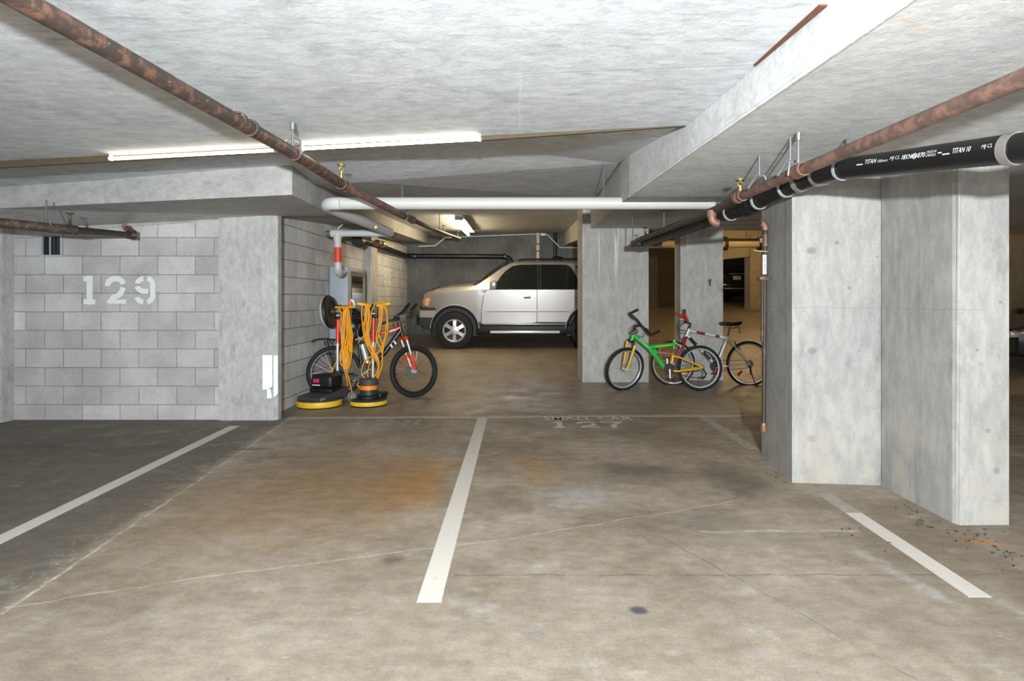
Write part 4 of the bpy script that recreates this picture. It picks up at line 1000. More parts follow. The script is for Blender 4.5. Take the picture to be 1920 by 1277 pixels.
for s_ in (-1, 1):
    d1 = panel([(805, 770), (805, 640), (830, 470), (868, 412), (1385, 412), (1385, 752), (1360, 762), (840, 775)], 'front_door', SILVER, s_, .006)
    d2 = panel([(1393, 752), (1393, 412), (1868, 412), (1868, 470), (1800, 560), (1745, 640), (1715, 742), (1690, 752)], 'rear_door', SILVER, s_, .006)
    g1 = panel([(955, 404), (966, 335), (1010, 268), (1062, 214), (1128, 166), (1215, 152), (1395, 150), (1395, 404)], 'front_window', GLASS_DK, s_, .006, off=.003)
    g2 = panel([(1430, 404), (1430, 150), (1700, 152), (1742, 172), (1772, 210), (1835, 330), (1870, 404)], 'rear_window', GLASS_DK, s_, .006, off=.003)
    g3 = panel([(1925, 400), (1850, 250), (1800, 165), (2180, 165), (2290, 280), (2300, 400)], 'quarter_window', GLASS_DK, s_, .006, off=.003)
    panel([(1397, 404), (1397, 150), (1428, 150), (1428, 404)], 'door_pillar', BLACK_PL, s_, .006, off=.002)
    panel([(945, 411), (1880, 411), (1880, 404), (945, 404)], 'window_seal', BLACK_PL, s_, .008, off=.002)
    panel([(1386, 752), (1386, 412), (1392, 412), (1392, 752)], 'door_seam', BLACK_PL, s_, .0065)
    panel([(799, 770), (799, 640), (825, 468), (831, 468), (805, 640), (805, 770)], 'door_seam', DARK_PL, s_, .0065)
    panel([(880, 646), (880, 641), (1720, 640), (1720, 645)], 'moulding_edge', DARK_PL, s_, .016, off=.004)
    panel([(790, 648), (790, 640), (880, 630), (1715, 628), (1722, 634), (1715, 640), (880, 641)], 'side_moulding', SILVER2, s_, .022, off=.004)
    for dd, x0, x1, yy in ((d1, 1245, 1330, 490), (d2, 1785, 1868, 490)):
        h_ = panel([(x0, yy + 18), (x0, yy - 6), (x1 - 8, yy - 18), (x1, yy - 12), (x1, yy + 18)], 'door_handle', SILVER2, s_, .014, dd, .004)
        panel([(x0 + 4, yy + 12), (x0 + 4, yy), (x1 - 14, yy - 4), (x1 - 14, yy + 12)], 'handle_recess', BLACK_PL, s_, .016, h_, .004)
    # rocker and running board
    m = MB(); m.rbox((cx(770), min(s_*.70, s_*.882), cz(880)), (cx(1850), max(s_*.70, s_*.882), cz(788)), .03); rb = m.build('running_board', BLACK_PL, suv)
    m = MB(); m.rbox((cx(895), s_*.888 - .008, cz(872)), (cx(1630), s_*.888 + .008, cz(846)), .005); m.build('chrome_strip', plain('bright_trim', (.9, .9, .9), .25, .1, .02), rb)
    m = MB(); m.rbox((cx(825), s_*.868 - .02, cz(785)), (cx(1700), s_*.868 + .014, cz(768)), .008); m.build('sill_strip', SILVER, suv)
    # mirror
    m = MB(); m.rbox((cx(898), s_*1.02 - .10, cz(400)), (cx(970), s_*1.02 + .10, cz(312)), .03)
    m.rbox((cx(885), s_*.89 - .06, cz(412)), (cx(940), s_*.93 + .02, cz(392)), .008); m.build('mirror', SILVER, suv)
    # lamps
    m = MB(); m.prism([(185, 585), (180, 540), (205, 506), (274, 500), (262, 545), (240, 592)], lambda x, y, h: Vector((cx(x), s_*(h + .728 + (cx(x) - cx(180))*.72), cz(y))), -.06, .016); hl = m.build('corner_lamp', AMBER, suv)
    m = MB(); m.prism([(212, 535), (214, 512), (255, 508), (250, 535)], lambda x, y, h: Vector((cx(x), s_*(h + .728 + (cx(x) - cx(180))*.72), cz(y))), .005, .024); m.prism([(208, 580), (210, 545), (248, 543), (238, 582)], lambda x, y, h: Vector((cx(x), s_*(h + .728 + (cx(x) - cx(180))*.72), cz(y))), .005, .024); m.build('lamp_lens', LENS, hl)
    m = MB(); m.box((cx(160), s_*.38 - .17, cz(590)), (cx(195), s_*.38 + .20, cz(505))); m.build('headlamp', GLASS_DK, suv)
# front: bumper, grille, bonnet edge
def front_plan(xn, inset, wmax, zlo, zhi, x_end, name, mat, n_=20):
    m = MB(); poly = []
    for i in range(n_ + 1):
        a = -1 + 2*i/n_; poly.append((xn + inset*abs(a)**3.0, a*wmax))
    poly += [(x_end, wmax), (x_end, -wmax)]
    m.prism(poly, lambda x, y, h: Vector((x, y, h)), zlo, zhi); return m
front_plan(cx(92), .13, .865, cz(710), cz(632), cx(318), 'bumper', SILVER2).build('bumper_band', SILVER2, suv)
front_plan(cx(66), .17, .87, cz(790), cz(706), cx(312), 'bumper', BLACK_PL).build('bumper', BLACK_PL, suv)
front_plan(cx(110), .13, .84, cz(634), cz(604), cx(318), 'bumper', BLACK_PL).build('bumper_top', BLACK_PL, suv)
front_plan(cx(120), .13, .80, cz(830), cz(788), cx(290), 'bumper', BLACK_PL).build('skid_plate', BLACK_PL, suv)
m = MB(); m.prism([(150, 590), (165, 490), (215, 432), (280, 418), (236, 452), (200, 500), (190, 590)], lambda x, y, h: Vector((cx(x), h, cz(y))), -.60, .60); m.build('grille', BLACK_PL, suv)
m = MB(); vs = []; nu, nv = 9, 13
for i in range(nu):
    f = i/(nu - 1); x, z, hw = 772 + (1062 - 772)*f, 358 + (140 - 358)*f, .68 - .10*f
    for j in range(nv):
        a = -1 + 2*j/(nv - 1); bul = .075*(1 - a*a)**.7*(.35 + .65*math.sin(math.pi*min(1, .15 + f*.75)))
        vs.append((cx(x) - bul*.60, a*hw, cz(z) + bul*.80 + .004))
k = len(vs); fs = [(i*nv + j, i*nv + j + 1, (i+1)*nv + j + 1, (i+1)*nv + j) for i in range(nu - 1) for j in range(nv - 1)]
vs += [(x + .03, y, z - .04) for x, y, z in vs]; fs += [tuple(k + q for q in reversed(f)) for f in fs]
per = list(range(nv)) + [i*nv + nv - 1 for i in range(1, nu)] + [(nu-1)*nv + j for j in range(nv - 2, -1, -1)] + [i*nv for i in range(nu - 2, 0, -1)]
fs += [(per[i], per[(i+1) % len(per)], k + per[(i+1) % len(per)], k + per[i]) for i in range(len(per))]
m.add(vs, fs)
m.build('windscreen', GLASS_DK, suv)
m = MB(); m.rbox((cx(715), -.70, cz(385)), (cx(800), .70, cz(350)), .015); m.build('cowl', BLACK_PL, suv)
for s_ in (-1, 1):
    m = MB(); m.tube([(cx(1190), s_*.50, cz(112)), (cx(1230), s_*.50, cz(98)), (cx(2050), s_*.50, cz(92)), (cx(2090), s_*.50, cz(110))], .016, 8); m.build('roof_rail', BLACK_PL, suv)
m = MB(); m.prism([(cx(2420), cz(790)), (cx(2420), cz(640)), (cx(2520), cz(640)), (cx(2530), cz(700)), (cx(2500), cz(790))], lambda x, z, h: Vector((x, h, z)), -.85, .85); m.build('rear_bumper', SILVER2, suv)

def sedan(name, label, loc, rotz, tilt=0.0, plate=True):
    """front towards -x, tail at +x"""
    t = thing(name, label, 'car', loc, rot=(tilt if abs(math.cos(rotz)) > .7 else 0, 0, rotz)) if False else thing(name, label, 'car', loc, rot=(0, -tilt, rotz))
    S_ = [(-2.15, .30, .55, .60, .55, .45), (-2.05, .25, .62, .70, .74, .62), (-1.5, .22, .72, .82, .86, .72), (-.75, .22, .80, .93, .88, .74), (-.1, .22, .86, 1.38, .88, .58), (.3, .22, .88, 1.43, .88, .57), (.9, .22, .90, 1.40, .88, .57),
          (1.45, .22, .93, 1.16, .87, .63), (1.75, .25, .94, 1.03, .86, .70), (2.12, .32, .90, 1.01, .80, .66), (2.20, .42, .80, .88, .74, .62)]
    b = loft_body(S_, 'body', BLACKCAR, t)
    cs = [MB().cyl((x, -1.2, .32), (x, 1.2, .32), .36, n=32).build('cutter', BLACKCAR, t) for x in (-1.33, 1.33)]
    bool_cut(b, cs)
    for x in (-1.33, 1.33):
        m = MB(); m.prism([(x + .357*math.cos(R(a)), .32 + .357*math.sin(R(a))) for a in range(-18, 199, 9)], lambda u, v, h: Vector((u, h, v)), -.7, .7); m.build('wheel_well', BLACK_PL, t)
        for s_ in (-1, 1): car_wheel((x, s_*.76, .32), .32, .20, .21, s_, t, 5)
    def sy(z, ws=.88, wt=.575, zs=.88, zt=1.42): 
        f = (z - zs)/((zt - zs)*.9); return ws + (wt + (ws - wt)*.06 - ws)*f
    for s_ in (-1, 1):
        m = MB(); m.prism([(-.60, .92), (-.05, 1.30), (.30, 1.34), (.85, 1.31), (1.25, .98), (1.2, .92)], lambda x, z, h: Vector((x, s_*(sy(z) + h), z)), 0, .012); m.build('side_window', GLASS_DK, t)
        m = MB(); m.rbox((-.62, s_*.93 - .08, .90), (-.48, s_*.93 + .08, 1.02), .03); m.build('mirror', BLACKCAR, t)
        m = MB(); m.rbox((2.02, s_*.60 - .20, .72), (2.20, s_*.60 + .16, .86), .02); m.build('tail_lamp', RED_LENS, t)
        m = MB(); m.rbox((2.16, s_*.58 - .12, .40), (2.235, s_*.58 + .12, .44), .01); m.build('reflector', RED_LENS, t)
        m = MB(); m.rbox((-2.16, s_*.58 - .16, .56), (-2.0, s_*.58 + .16, .66), .02); m.build('headlamp', CHROME, t)
        m = MB(); m.rbox((.1, s_*.885 - .01, .76), (.28, s_*.885 + .012, .79), .004); m.build('door_handle', CHROME, t)
    m = MB(); m.add([(.98, -.54, 1.385), (1.62, -.60, 1.095), (1.62, .60, 1.095), (.98, .54, 1.385)] + [(.98, -.54, 1.36), (1.62, -.60, 1.06), (1.62, .60, 1.06), (.98, .54, 1.36)], [(0,1,2,3),(7,6,5,4),(0,4,5,1),(1,5,6,2),(2,6,7,3),(3,7,4,0)]); m.build('rear_window', GLASS_DK, t)
    m = MB(); m.rbox((2.08, -.80, .30), (2.26, .80, .56), .04); bp = m.build('bumper', BLACKCAR, t)
    m = MB(); m.rbox((2.24, -.66, .33), (2.275, .66, .36), .008); m.build('bumper_strip', CHROME, bp)
    m = MB(); m.rbox((2.18, -.30, .90), (2.215, .30, .925), .006); m.build('trunk_trim', CHROME, t)
    if plate:
        m = MB(); m.rbox((2.19, -.155, .68), (2.225, .155, .83), .006); m.build('licence_plate', PLATE, t)
    return t
sedan('car', 'black saloon seen from behind in the far aisle, with a pale yellow plate', (8.35 - .1, 24.6, fz(24.6)), R(-90), math.atan(RAMP))
sedan('car', 'black car side-on at the right edge, beyond the near pillar', (10.15, 10.3, fz(10.3)), 0.0, 0.0, False)

# ------------------------------------------------------------------ bicycles
def wheel_part(c, axis, R_, tyre, parent, name, rim_mat, rim_w=.012, nsp=28, reflector=None):
    c = Vector(c); ax = Vector(axis).normalized()
    m = MB(); m.torus(c, ax, R_ - tyre, tyre, 48, 12); w_ = m.build(name, RUBBER, parent)
    m = MB(); rr = R_ - 2*tyre + .004
    m.lathe([(rr, -rim_w), (rr, rim_w), (rr - .010, rim_w*.9), (rr - .020, 0), (rr - .010, -rim_w*.9), (rr, -rim_w)], c, ax, 48); m.build('rim', rim_mat, w_)
    m = MB(); a, b = m.frame(ax)
    for i in range(nsp):
        t = 2*math.pi*i/nsp; s_ = 1 if i % 2 else -1; t2 = t + (.5 if (i//2) % 2 else -.5)
        p = c + (a*math.cos(t) + b*math.sin(t))*(rr - .015); q = c + ax*s_*.028 + (a*math.cos(t2) + b*math.sin(t2))*.024
        m.cyl(q, p, .0013, n=5, cap=False)
    m.build('spokes', SPOKE, w_)
    m = MB(); m.cyl(c - ax*.045, c + ax*.045, .014, n=12)
    for s_ in (-1, 1): m.cyl(c + ax*s_*.026, c + ax*s_*.030, .028, n=14)
    m.build('hub', ALLOY, w_)
    if reflector:
        mat, ang = reflector; p = c + (a*math.cos(ang) + b*math.sin(ang))*(R_*.58); u = (a*math.cos(ang) + b*math.sin(ang)); v = ax.cross(u)
        m = MB(); m.add([p + u*i + v*j + ax*k for i in (-.045, .045) for j in (-.018, .018) for k in (-.008, .008)], [(0,1,3,2),(4,6,7,5),(0,4,5,1),(2,3,7,6),(0,2,6,4),(1,5,7,3)]); m.build('spoke_reflector', mat, w_)
    return w_
class Bike:
    def __init__(s, name, label, x0, yb, kx, kz, origin, yaw, lean):
        s.x0, s.yb, s.kx, s.kz = x0, yb, kx, kz
        s.t = thing(name, label, 'bicycle', origin, rot=(lean, 0, yaw))
    def p(s, x, y, l=0.0): return Vector(((x - s.x0)*s.kx, l, (s.yb - y)*s.kz))
    def tube(s, pts, r, name, mat, parent=None, smooth=False, n=12):
        q = [s.p(*a) for a in pts]
        if smooth: q = spline(q, 5)
        m = MB(); m.tube(q, r, n); return m.build(name, mat, parent or s.t)
    def tubes(s, lst, name, mat, parent=None, n=12):
        m = MB()
        for pts, r, sm in lst:
            q = [s.p(*a) for a in pts]; q = spline(q, 5) if sm else q; m.tube(q, r, n)
        return m.build(name, mat, parent or s.t)
    def saddle(s, a, b, wd, h, mat, l=0.0):
        """a nose, b tail (px)"""
        A, B = s.p(*a, l), s.p(*b, l); m = MB(); n_ = 12; vs = []; k = 12
        for i in range(n_):
            f = i/(n_ - 1); c = A.lerp(B, f); w_ = wd*(.16 + .84*(max(0, f - .30)/.70)**1.2 if f > .3 else .16 + .02*f)
            if i in (0, n_ - 1): w_ *= .6
            hh = h*(.7 + .3*f) * (.5 if i in (0, n_ - 1) else 1)
            for j in range(k):
                t = 2*math.pi*j/k; vs.append(c + Vector((0, w_/2*math.cos(t), hh/2*math.sin(t) + .01*f*abs(math.cos(t)) + .012*(2*f - 1)**2)))
        fs = [(i*k + j, i*k + (j+1) % k, (i+1)*k + (j+1) % k, (i+1)*k + j) for i in range(n_ - 1) for j in range(k)] + [tuple(range(k - 1, -1, -1)), tuple(range((n_-1)*k, n_*k))]
        m.add(vs, fs); return m.build('saddle', mat, s.t)
    def disc(s, x, y, l, r, th, name, mat, parent=None, teeth=0):
        c = s.p(x, y, l); m = MB(); ax = Vector((0, 1, 0))
        if teeth:
            poly = [((r if i % 2 else r*.93)*math.cos(2*math.pi*i/(teeth*2)), (r if i % 2 else r*.93)*math.sin(2*math.pi*i/(teeth*2))) for i in range(teeth*2)]
            m.prism(poly, lambda u, v, h: c + Vector((u, h, v)), -th/2, th/2)
        else: m.lathe([(.01, -th/2), (r, -th/2), (r, th/2), (.01, th/2)], c, ax, 28)
        return m.build(name, mat, parent or s.t)
    def crank(s, bb, a1, a2, mat, r_ring, ring_mat):
        cr = s.disc(*bb, -.045, r_ring, .006, 'chainring', ring_mat, teeth=36)
        for (x, y), l in ((a1, -.075), (a2, .075)):
            m = MB(); m.tube([s.p(*bb, l*.8), s.p(x, y, l)], [.014, .011], 10); c = m.build('crank_arm', mat, s.t)
            q = s.p(x, y, l + (.055 if l > 0 else -.055)); m = MB(); m.rbox(q - Vector((.045, .04, .012)), q + Vector((.045, .04, .012)), .006); m.build('pedal', BLACK_PL, c)
        return cr
    def text(s, nm, a, b, h, l, mat, parent, name='frame_decal'):
        A, B = s.p(*a), s.p(*b); u = (B - A); L_ = u.length; u.normalize(); v = Vector((-u.z, 0, u.x))
        if v.z < 0: v = -v
        return marks(lambda f, g: A + u*L_*f + v*h*(g - .5) + Vector((0, l, 0)), name, mat, parent, nm, world=False)

# --- green and yellow full-suspension bicycle in front of the pillar
SG = 734.0
g = Bike('bicycle', 'green and yellow mountain bicycle without a saddle, leaning in front of the pillar', 1145, 983, 1/SG, 1/SG, ((1145/5.647 + 1110 - VX)/F*8.44, 8.44, 0), 0, R(-2))
a_, b_ = R(24), R(13); axf = (math.sin(a_)*math.cos(b_), -math.cos(a_)*math.cos(b_), -math.sin(b_))
AX = Vector(axf)
wheel_part(g.p(351, 752), axf, .325, .024, g.t, 'front_wheel', ALLOY)
wheel_part(g.p(1145, 740), (0.05, -1, 0), .328, .024, g.t, 'rear_wheel', ALLOY)
hubf = g.p(351, 757)
def leg(s_):
    e = hubf + AX*s_*.056; k = g.p(418 + 16*s_, 492 + 10*s_, 0) + AX*s_*.055; return e, k
crown = g.p(424, 455)
for s_ in (-1, 1):
    e, k = leg(s_); mid = e.lerp(k, .55)
    m = MB(); m.tube([e, mid, k + (k - e)*.06], [.016, .019, .024], 12); m.build('fork_leg', YELLOWP, g.t)
    m = MB(); m.tube([k, crown + AX*s_*.04 + Vector((0, 0, .02))], .018, 10); m.build('fork_boot', BLACK_PL, g.t)
m = MB(); m.tube([crown + AX*.06, crown, crown - AX*.06], .020, 10); m.build('fork_crown', BLACK_PL, g.t)
m = MB(); m.tube([g.p(425, 455), g.p(446, 375)], .027, 14); m.build('head_tube', GREENP, g.t)
fr = g.tube([(440, 385), (520, 455), (612, 530), (700, 640), (795, 775)], [.030, .034, .034, .036, .032], 'down_tube', GREENP, n=14)
g.text(8, (505, 430), (600, 525), .030, -.037, GREY_L, fr)
fr2 = g.tube([(610, 520), (740, 505), (885, 488)], [.032, .034, .026], 'top_tube', GREENP, n=14)
g.tubes([([(640, 512), (760, 500), (850, 494)], .012, False), ([(690, 585), (660, 545)], .03, False)], 'gusset', GREENP)
m = MB(); q = [g.p(660, 508, -.036), g.p(845, 492, -.030), g.p(840, 500, -.031), g.p(700, 516, -.036)]; m.add(q + [p - Vector((0, .002, 0)) for p in q], [(0,1,2,3),(7,6,5,4),(0,4,5,1),(1,5,6,2),(2,6,7,3),(3,7,4,0)]); m.build('frame_decal', YELLOWP, fr2)
g.tubes([([(872, 535), (880, 440)], .019, False)], 'seat_tube', GREENP)
g.tubes([([(862, 448), (905, 482)], .013, False)], 'seat_clamp', YELLOWP)
m = MB()
A, B = g.p(700, 572), g.p(850, 592); coil = [A.lerp(B, i/120) + Vector((0, .026*math.cos(i*.45), .026*math.sin(i*.45))) for i in range(121)]
m.tube(coil, .006, 6); sp_ = m.build('shock_spring', plain('faded_red_spring', (.45, .12, .08), .4), g.t)
g.tubes([([(690, 570), (860, 594)], .010, False)], 'shock_rod', CHROME, sp_)
g.tubes([([(846, 580), (862, 605), (842, 715)], .022, False)], 'swing_post', YELLOWP)
for s_ in (-.06, .06):
    g.tubes([([(862, 612, s_*.5), (930, 628, s_), (1165, 728, s_)], .012, False)], 'seat_stay', YELLOWP)
    g.tubes([([(840, 765, s_*.5), (900, 770, s_), (1100, 745, s_), (1165, 728, s_)], .013, False)], 'chain_stay', YELLOWP)
g.tubes([([(842, 715), (835, 745), (870, 770)], .016, False)], 'swing_bracket', YELLOWP)
m = MB(); m.cyl(g.p(815, 745, -.05), g.p(815, 745, .05), .022, n=14); m.build('bottom_bracket', BLACK_PL, g.t)
g.crank((815, 748), (818, 850), (812, 640), ALLOY, .085, BLACK_PL)
g.disc(1150, 738, -.04, .050, .02, 'cassette', STEEL, teeth=18)
g.tubes([([(1165, 745, -.05), (1200, 800, -.05), (1180, 835, -.05)], .012, False), ([(1150, 850, -.05), (1185, 830, -.05)], .018, False)], 'derailleur', BLACK_PL)
g.tubes([([(815, 790, -.045), (1150, 765, -.045)], .005, False), ([(815, 706, -.045), (1150, 712, -.045)], .005, False), ([(815, 790, -.045), (1165, 850, -.045)], .005, False)], 'chain', PIPE_DK, n=6)
st_ = g.tubes([([(444, 372), (470, 300), (520, 285)], .018, False)], 'stem', BLACK_PL)
bar = g.tubes([([(412, 172, -.02), (450, 205, -.02), (490, 235, 0), (530, 290, 0), (570, 325, .02), (600, 370, .0), (622, 392, -.05)], .014, False)], 'handlebar', BLACK_PL)
g.tubes([([(400, 168, -.02), (485, 122, -.08)], .018, False)], 'bar_end', BLACK_PL, bar); g.tubes([([(616, 392, -.05), (700, 346, -.12)], .018, False)], 'bar_end', BLACK_PL, bar)
g.tubes([([(412, 172, -.02), (462, 218, -.02)], .020, False)], 'grip', BLACK_PL, bar); g.tubes([([(575, 325, .0), (616, 388, -.05)], .021, False)], 'grip', BLACK_PL, bar)
g.tubes([([(480, 270, -.03), (430, 300, -.06), (412, 345, -.04), (450, 360, 0)], .004, True), ([(540, 300, -.03), (560, 360, -.06), (540, 410, -.04), (490, 395, 0)], .004, True), ([(500, 275, -.03), (440, 340, -.08), (400, 375, -.03)], .004, True)], 'cables', BLACK_PL, n=6)
g.tubes([([(415, 376, -.03), (488, 340, -.05)], .024, False)], 'reflector_bracket', FITTING)
m = MB(); q = g.p(492, 366, -.05); m.lathe([(0, 0), (.016, 0), (.016, .02), (0, .02)], q, (0, 1, 0), 14); m.build('bell', CHROME, g.t)

# --- silver bicycle behind it
SV = 699.6
s2 = Bike('bicycle', 'silver and dark red bicycle with black saddle, behind the green one', 1660, 934, 1/SV, 1/SV, ((1660/5.647 + 1110 - VX)/F*8.88, 8.88, 0), 0, R(-2))
wheel_part(s2.p(858, 690), (0.04, -1, 0), .345, .021, s2.t, 'front_wheel', CHROME, reflector=(plain('amber_reflector', (.85, .55, .02), .3), 2.4))
wheel_part(s2.p(1662, 692), (0.04, -1, 0), .345, .021, s2.t, 'rear_wheel', CHROME, reflector=(RED_LENS, .8))
s2.tubes([([(1037, 322), (1000, 412)], .022, False)], 'head_tube', SILVERB)
for s_ in (-.05, .05):
    s2.tubes([([(1003, 405, s_*.5), (985, 440, s_), (930, 575, s_), (862, 692, s_)], [.014, .019, .016, .011], False)], 'fork_leg', DKREDP)
tt = s2.tube([(1040, 342), (1440, 422)], .0185, 'top_tube', SILVERB, n=14)
for x0, x1 in ((1110, 1200), (1310, 1355)): s2.tube([(x0, 342 + (x0 - 1040)*.2), (x1, 342 + (x1 - 1040)*.2)], .0195, 'frame_band', DKREDP, tt)
dt = s2.tube([(1018, 392), (1312, 712)], .021, 'down_tube', SILVERB, n=14)
s2.tube([(1040, 416), (1110, 492)], .0218, 'frame_band', BLACK_PL, dt); s2.tube([(1180, 568), (1250, 644)], .0218, 'frame_band', BLACK_PL, dt)
s2.tube([(1446, 400), (1318, 712)], .018, 'seat_tube', SILVERB, n=14)
for s_ in (-.055, .055):
    s2.tube([(1440, 425, s_*.3), (1480, 480, s_), (1662, 692, s_)], .009, 'seat_stay', SILVERB); s2.tube([(1318, 712, s_*.4), (1400, 718, s_), (1662, 694, s_)], .010, 'chain_stay', SILVERB)
s2.tube([(1446, 402), (1472, 288)], .014, 'seat_post', STEEL)
s2.saddle((1362, 272), (1585, 268), .20, .075, BLACK_PL)
s2.tubes([([(1440, 310, -.03), (1500, 318, -.03), (1560, 300, -.03)], .004, False), ([(1440, 310, .03), (1500, 318, .03), (1560, 300, .03)], .004, False)], 'saddle_rails', STEEL, n=6)
s2.tubes([([(1555, 300, -.05), (1558, 370, -.05)], .005, False)], 'saddle_strap', BLACK_PL, n=6)
s2.tubes([([(1036, 322), (1050, 268), (1000, 245)], .017, False)], 'stem', BLACK_PL)
hb = s2.tubes([([(1010, 250, .12), (1000, 248, 0), (985, 235, -.12), (960, 205, -.22)], .013, True)], 'handlebar', BLACK_PL)
s2.tube([(990, 238, -.14), (955, 195, -.24), (935, 160, -.27)], .019, 'grip', REDP, hb); s2.tube([(1000, 205, .12), (965, 165, .22), (948, 150, .25)], .019, 'grip', REDP, hb)
s2.tube([(938, 165, -.27), (932, 118, -.29)], .014, 'bar_end', BLACK_PL, hb)
s2.tubes([([(990, 240, -.1), (905, 240, -.12), (905, 320, -.08), (1000, 345, 0)], .004, True), ([(1000, 250, -.05), (920, 300, -.1), (910, 380, -.06), (960, 440, 0)], .004, True), ([(1005, 190, .1), (1035, 225, .06), (1020, 262, 0)], .004, True), ([(985, 240, -.12), (890, 290, -.1), (940, 365, 0), (1040, 370, 0)], .004, True)], 'cables', BLACK_PL, n=6)
s2.crank((1312, 715), (1282, 790), (1340, 640), REDP, .088, BLACK_PL)
s2.disc(1662, 692, -.04, .055, .02, 'cassette', STEEL, teeth=18)
s2.tubes([([(1312, 770, -.045), (1662, 730, -.045)], .004, False), ([(1312, 655, -.045), (1662, 655, -.045)], .004, False)], 'chain', PIPE_DK, n=6)
s2.tubes([([(1665, 715, -.05), (1672, 800, -.05)], .014, False)], 'derailleur', BLACK_PL)
s2.tubes([([(1672, 790, -.06), (1692, 968, -.24)], .007, False)], 'kickstand', BLACK_PL)
s2.tubes([([(1510, 455, -.02), (1520, 500, -.05), (1560, 540, -.06)], .008, False)], 'brake', BLACK_PL)

# --- red and black mountain bicycle behind the floor machines
SR = 694.0; KX = 1.025/785
yaw_r = math.atan2(.21, 1.0)
r3 = Bike('bicycle', 'red and black mountain bicycle with rear rack, behind the two floor machines', 370, 1066, KX, 1/SR, (-2.445, 7.66, 0), yaw_r, R(-1.5))
wheel_part(r3.p(370, 816), (0, -1, 0), .353, .030, r3.t, 'rear_wheel', STEEL)
a_ = R(38) - yaw_r; b_ = R(-5); axf = Vector((math.sin(a_)*math.cos(b_), -math.cos(a_)*math.cos(b_), -math.sin(b_)))
wheel_part(r3.p(1155, 818), axf, .353, .032, r3.t, 'front_wheel', BLACKB)
hubf = r3.p(1150, 812)
for s_ in (-1, 1):
    e = hubf + axf*s_*.060; k = r3.p(1052 + 8*s_, 520, 0) + axf*s_*.055; mid = e.lerp(k, .52)
    m = MB(); m.tube([e, e.lerp(k, .1), mid], [.014, .024, .024], 12); fl = m.build('fork_leg', REDP, r3.t)
    m = MB(); m.tube([mid, k], .015, 12); m.build('stanchion', CHROME, fl)
    m = MB(); m.tube([e.lerp(k, .12) - axf*s_*.018, e.lerp(k, .40) - axf*s_*.018], .012, 8); m.build('fork_decal', WHITE_L, fl)
k0 = r3.p(1045, 515); m = MB(); m.tube([k0 - axf*.085, k0 + Vector((0, 0, .02)), k0 + axf*.085], .027, 12); m.build('fork_crown', REDP, r3.t)
m = MB(); q = hubf - axf*.045; m.lathe([(.02, -.002), (.085, -.002), (.085, .002), (.02, .002)], q, axf, 28); m.build('brake_disc', STEEL, r3.t)
r3.tube([(1040, 500), (1008, 378)], .026, 'head_tube', BLACKB, n=14)
tt = r3.tube([(1012, 412), (860, 455), (700, 492), (572, 520)], [.028, .024, .022, .020], 'top_tube', REDP, n=14)
r3.tube([(900, 452, -.018), (990, 424, -.022)], .010, 'frame_stripe', WHITE_L, tt)
dt = r3.tube([(1020, 440), (860, 640), (640, 840)], [.034, .036, .032], 'down_tube', BLACKB, n=14)
r3.text(2, (915, 590), (985, 530), .05, -.040, WHITE_L, dt)
r3.tube([(590, 430), (640, 840)], .020, 'seat_tube', BLACKB, n=14)
for s_ in (-.055, .055):
    r3.tube([(592, 525, s_*.3), (540, 580, s_), (372, 812, s_)], .011, 'seat_stay', BLACKB); r3.tube([(640, 842, s_*.4), (560, 840, s_), (372, 816, s_)], .012, 'chain_stay', BLACKB)
r3.tube([(592, 440), (618, 375)], .016, 'seat_post', BLACKB); r3.saddle((690, 330), (545, 318), .17, .07, BLACK_PL)
r3.crank((638, 838), (745, 768), (545, 905), ALLOY, .10, BLACK_PL)
r3.tube([(640, 560, -.05), (692, 730, -.05)], [.036, .036], 'water_bottle', ALLOY)
rk = r3.tubes([([(160, 533, -.05), (175, 518, -.05), (250, 508, -.05), (440, 524, -.05), (560, 545, -.03)], .010, True), ([(160, 533, .05), (175, 518, .05), (250, 508, .05), (440, 524, .05), (560, 545, .03)], .010, True),
               ([(300, 520, -.06), (372, 800, -.065)], .006, False), ([(300, 520, .06), (372, 800, .065)], .006, False), ([(360, 520, -.06), (380, 800, -.065)], .006, False), ([(200, 515, -.05), (200, 515, .05)], .006, False), ([(280, 525, -.05), (290, 570, -.05)], .009, False), ([(430, 522, -.05), (430, 522, .05)], .006, False), ([(330, 518, -.06), (430, 640, -.07), (300, 645, -.06)], .007, False)], 'rear_rack', BLACK_PL, n=8)
m = MB(); pr = [(165, 530), (180, 516), (250, 506), (350, 512), (440, 522)]
m.prism(pr + [(x, y + 8) for x, y in reversed(pr)], lambda x, y, h: r3.p(x, y) + Vector((0, h, 0)), -.055, .055); m.build('rack_plate', BLACK_PL, rk)
r3.tubes([([(1010, 380), (975, 305), (1000, 290)], .019, False)], 'stem', BLACKB)
hb = r3.tubes([([(1075, 240, -.28), (1030, 270, -.16), (1000, 292, 0), (960, 320, .12), (930, 350, .25)], .014, True)], 'handlebar', BLACKB)
r3.tube([(1040, 265, -.18), (1100, 198, -.30)], .020, 'grip', BLACK_PL, hb); r3.tube([(1120, 250, .0), (1185, 195, .16)], .019, 'grip', BLACK_PL, hb); r3.tube([(1000, 292, 0), (1120, 250, .0)], .014, 'bar_half', BLACKB, hb)
r3.tubes([([(1000, 330, -.06), (900, 350, -.1), (840, 375, -.08)], .016, False), ([(1020, 275, -.06), (1060, 250, -.1)], .014, False), ([(950, 320, -.03), (1010, 330, -.05)], .022, False)], 'brake_lever', BLACK_PL)
r3.tubes([([(1090, 260, -.1), (1135, 300, -.08), (1110, 400, -.03), (1080, 500, 0)], .004, True), ([(1060, 250, -.1), (1120, 320, -.1), (1050, 420, -.04)], .004, True), ([(990, 320, -.06), (940, 380, -.06), (990, 440, -.04)], .004, True)], 'cables', BLACK_PL, n=6)
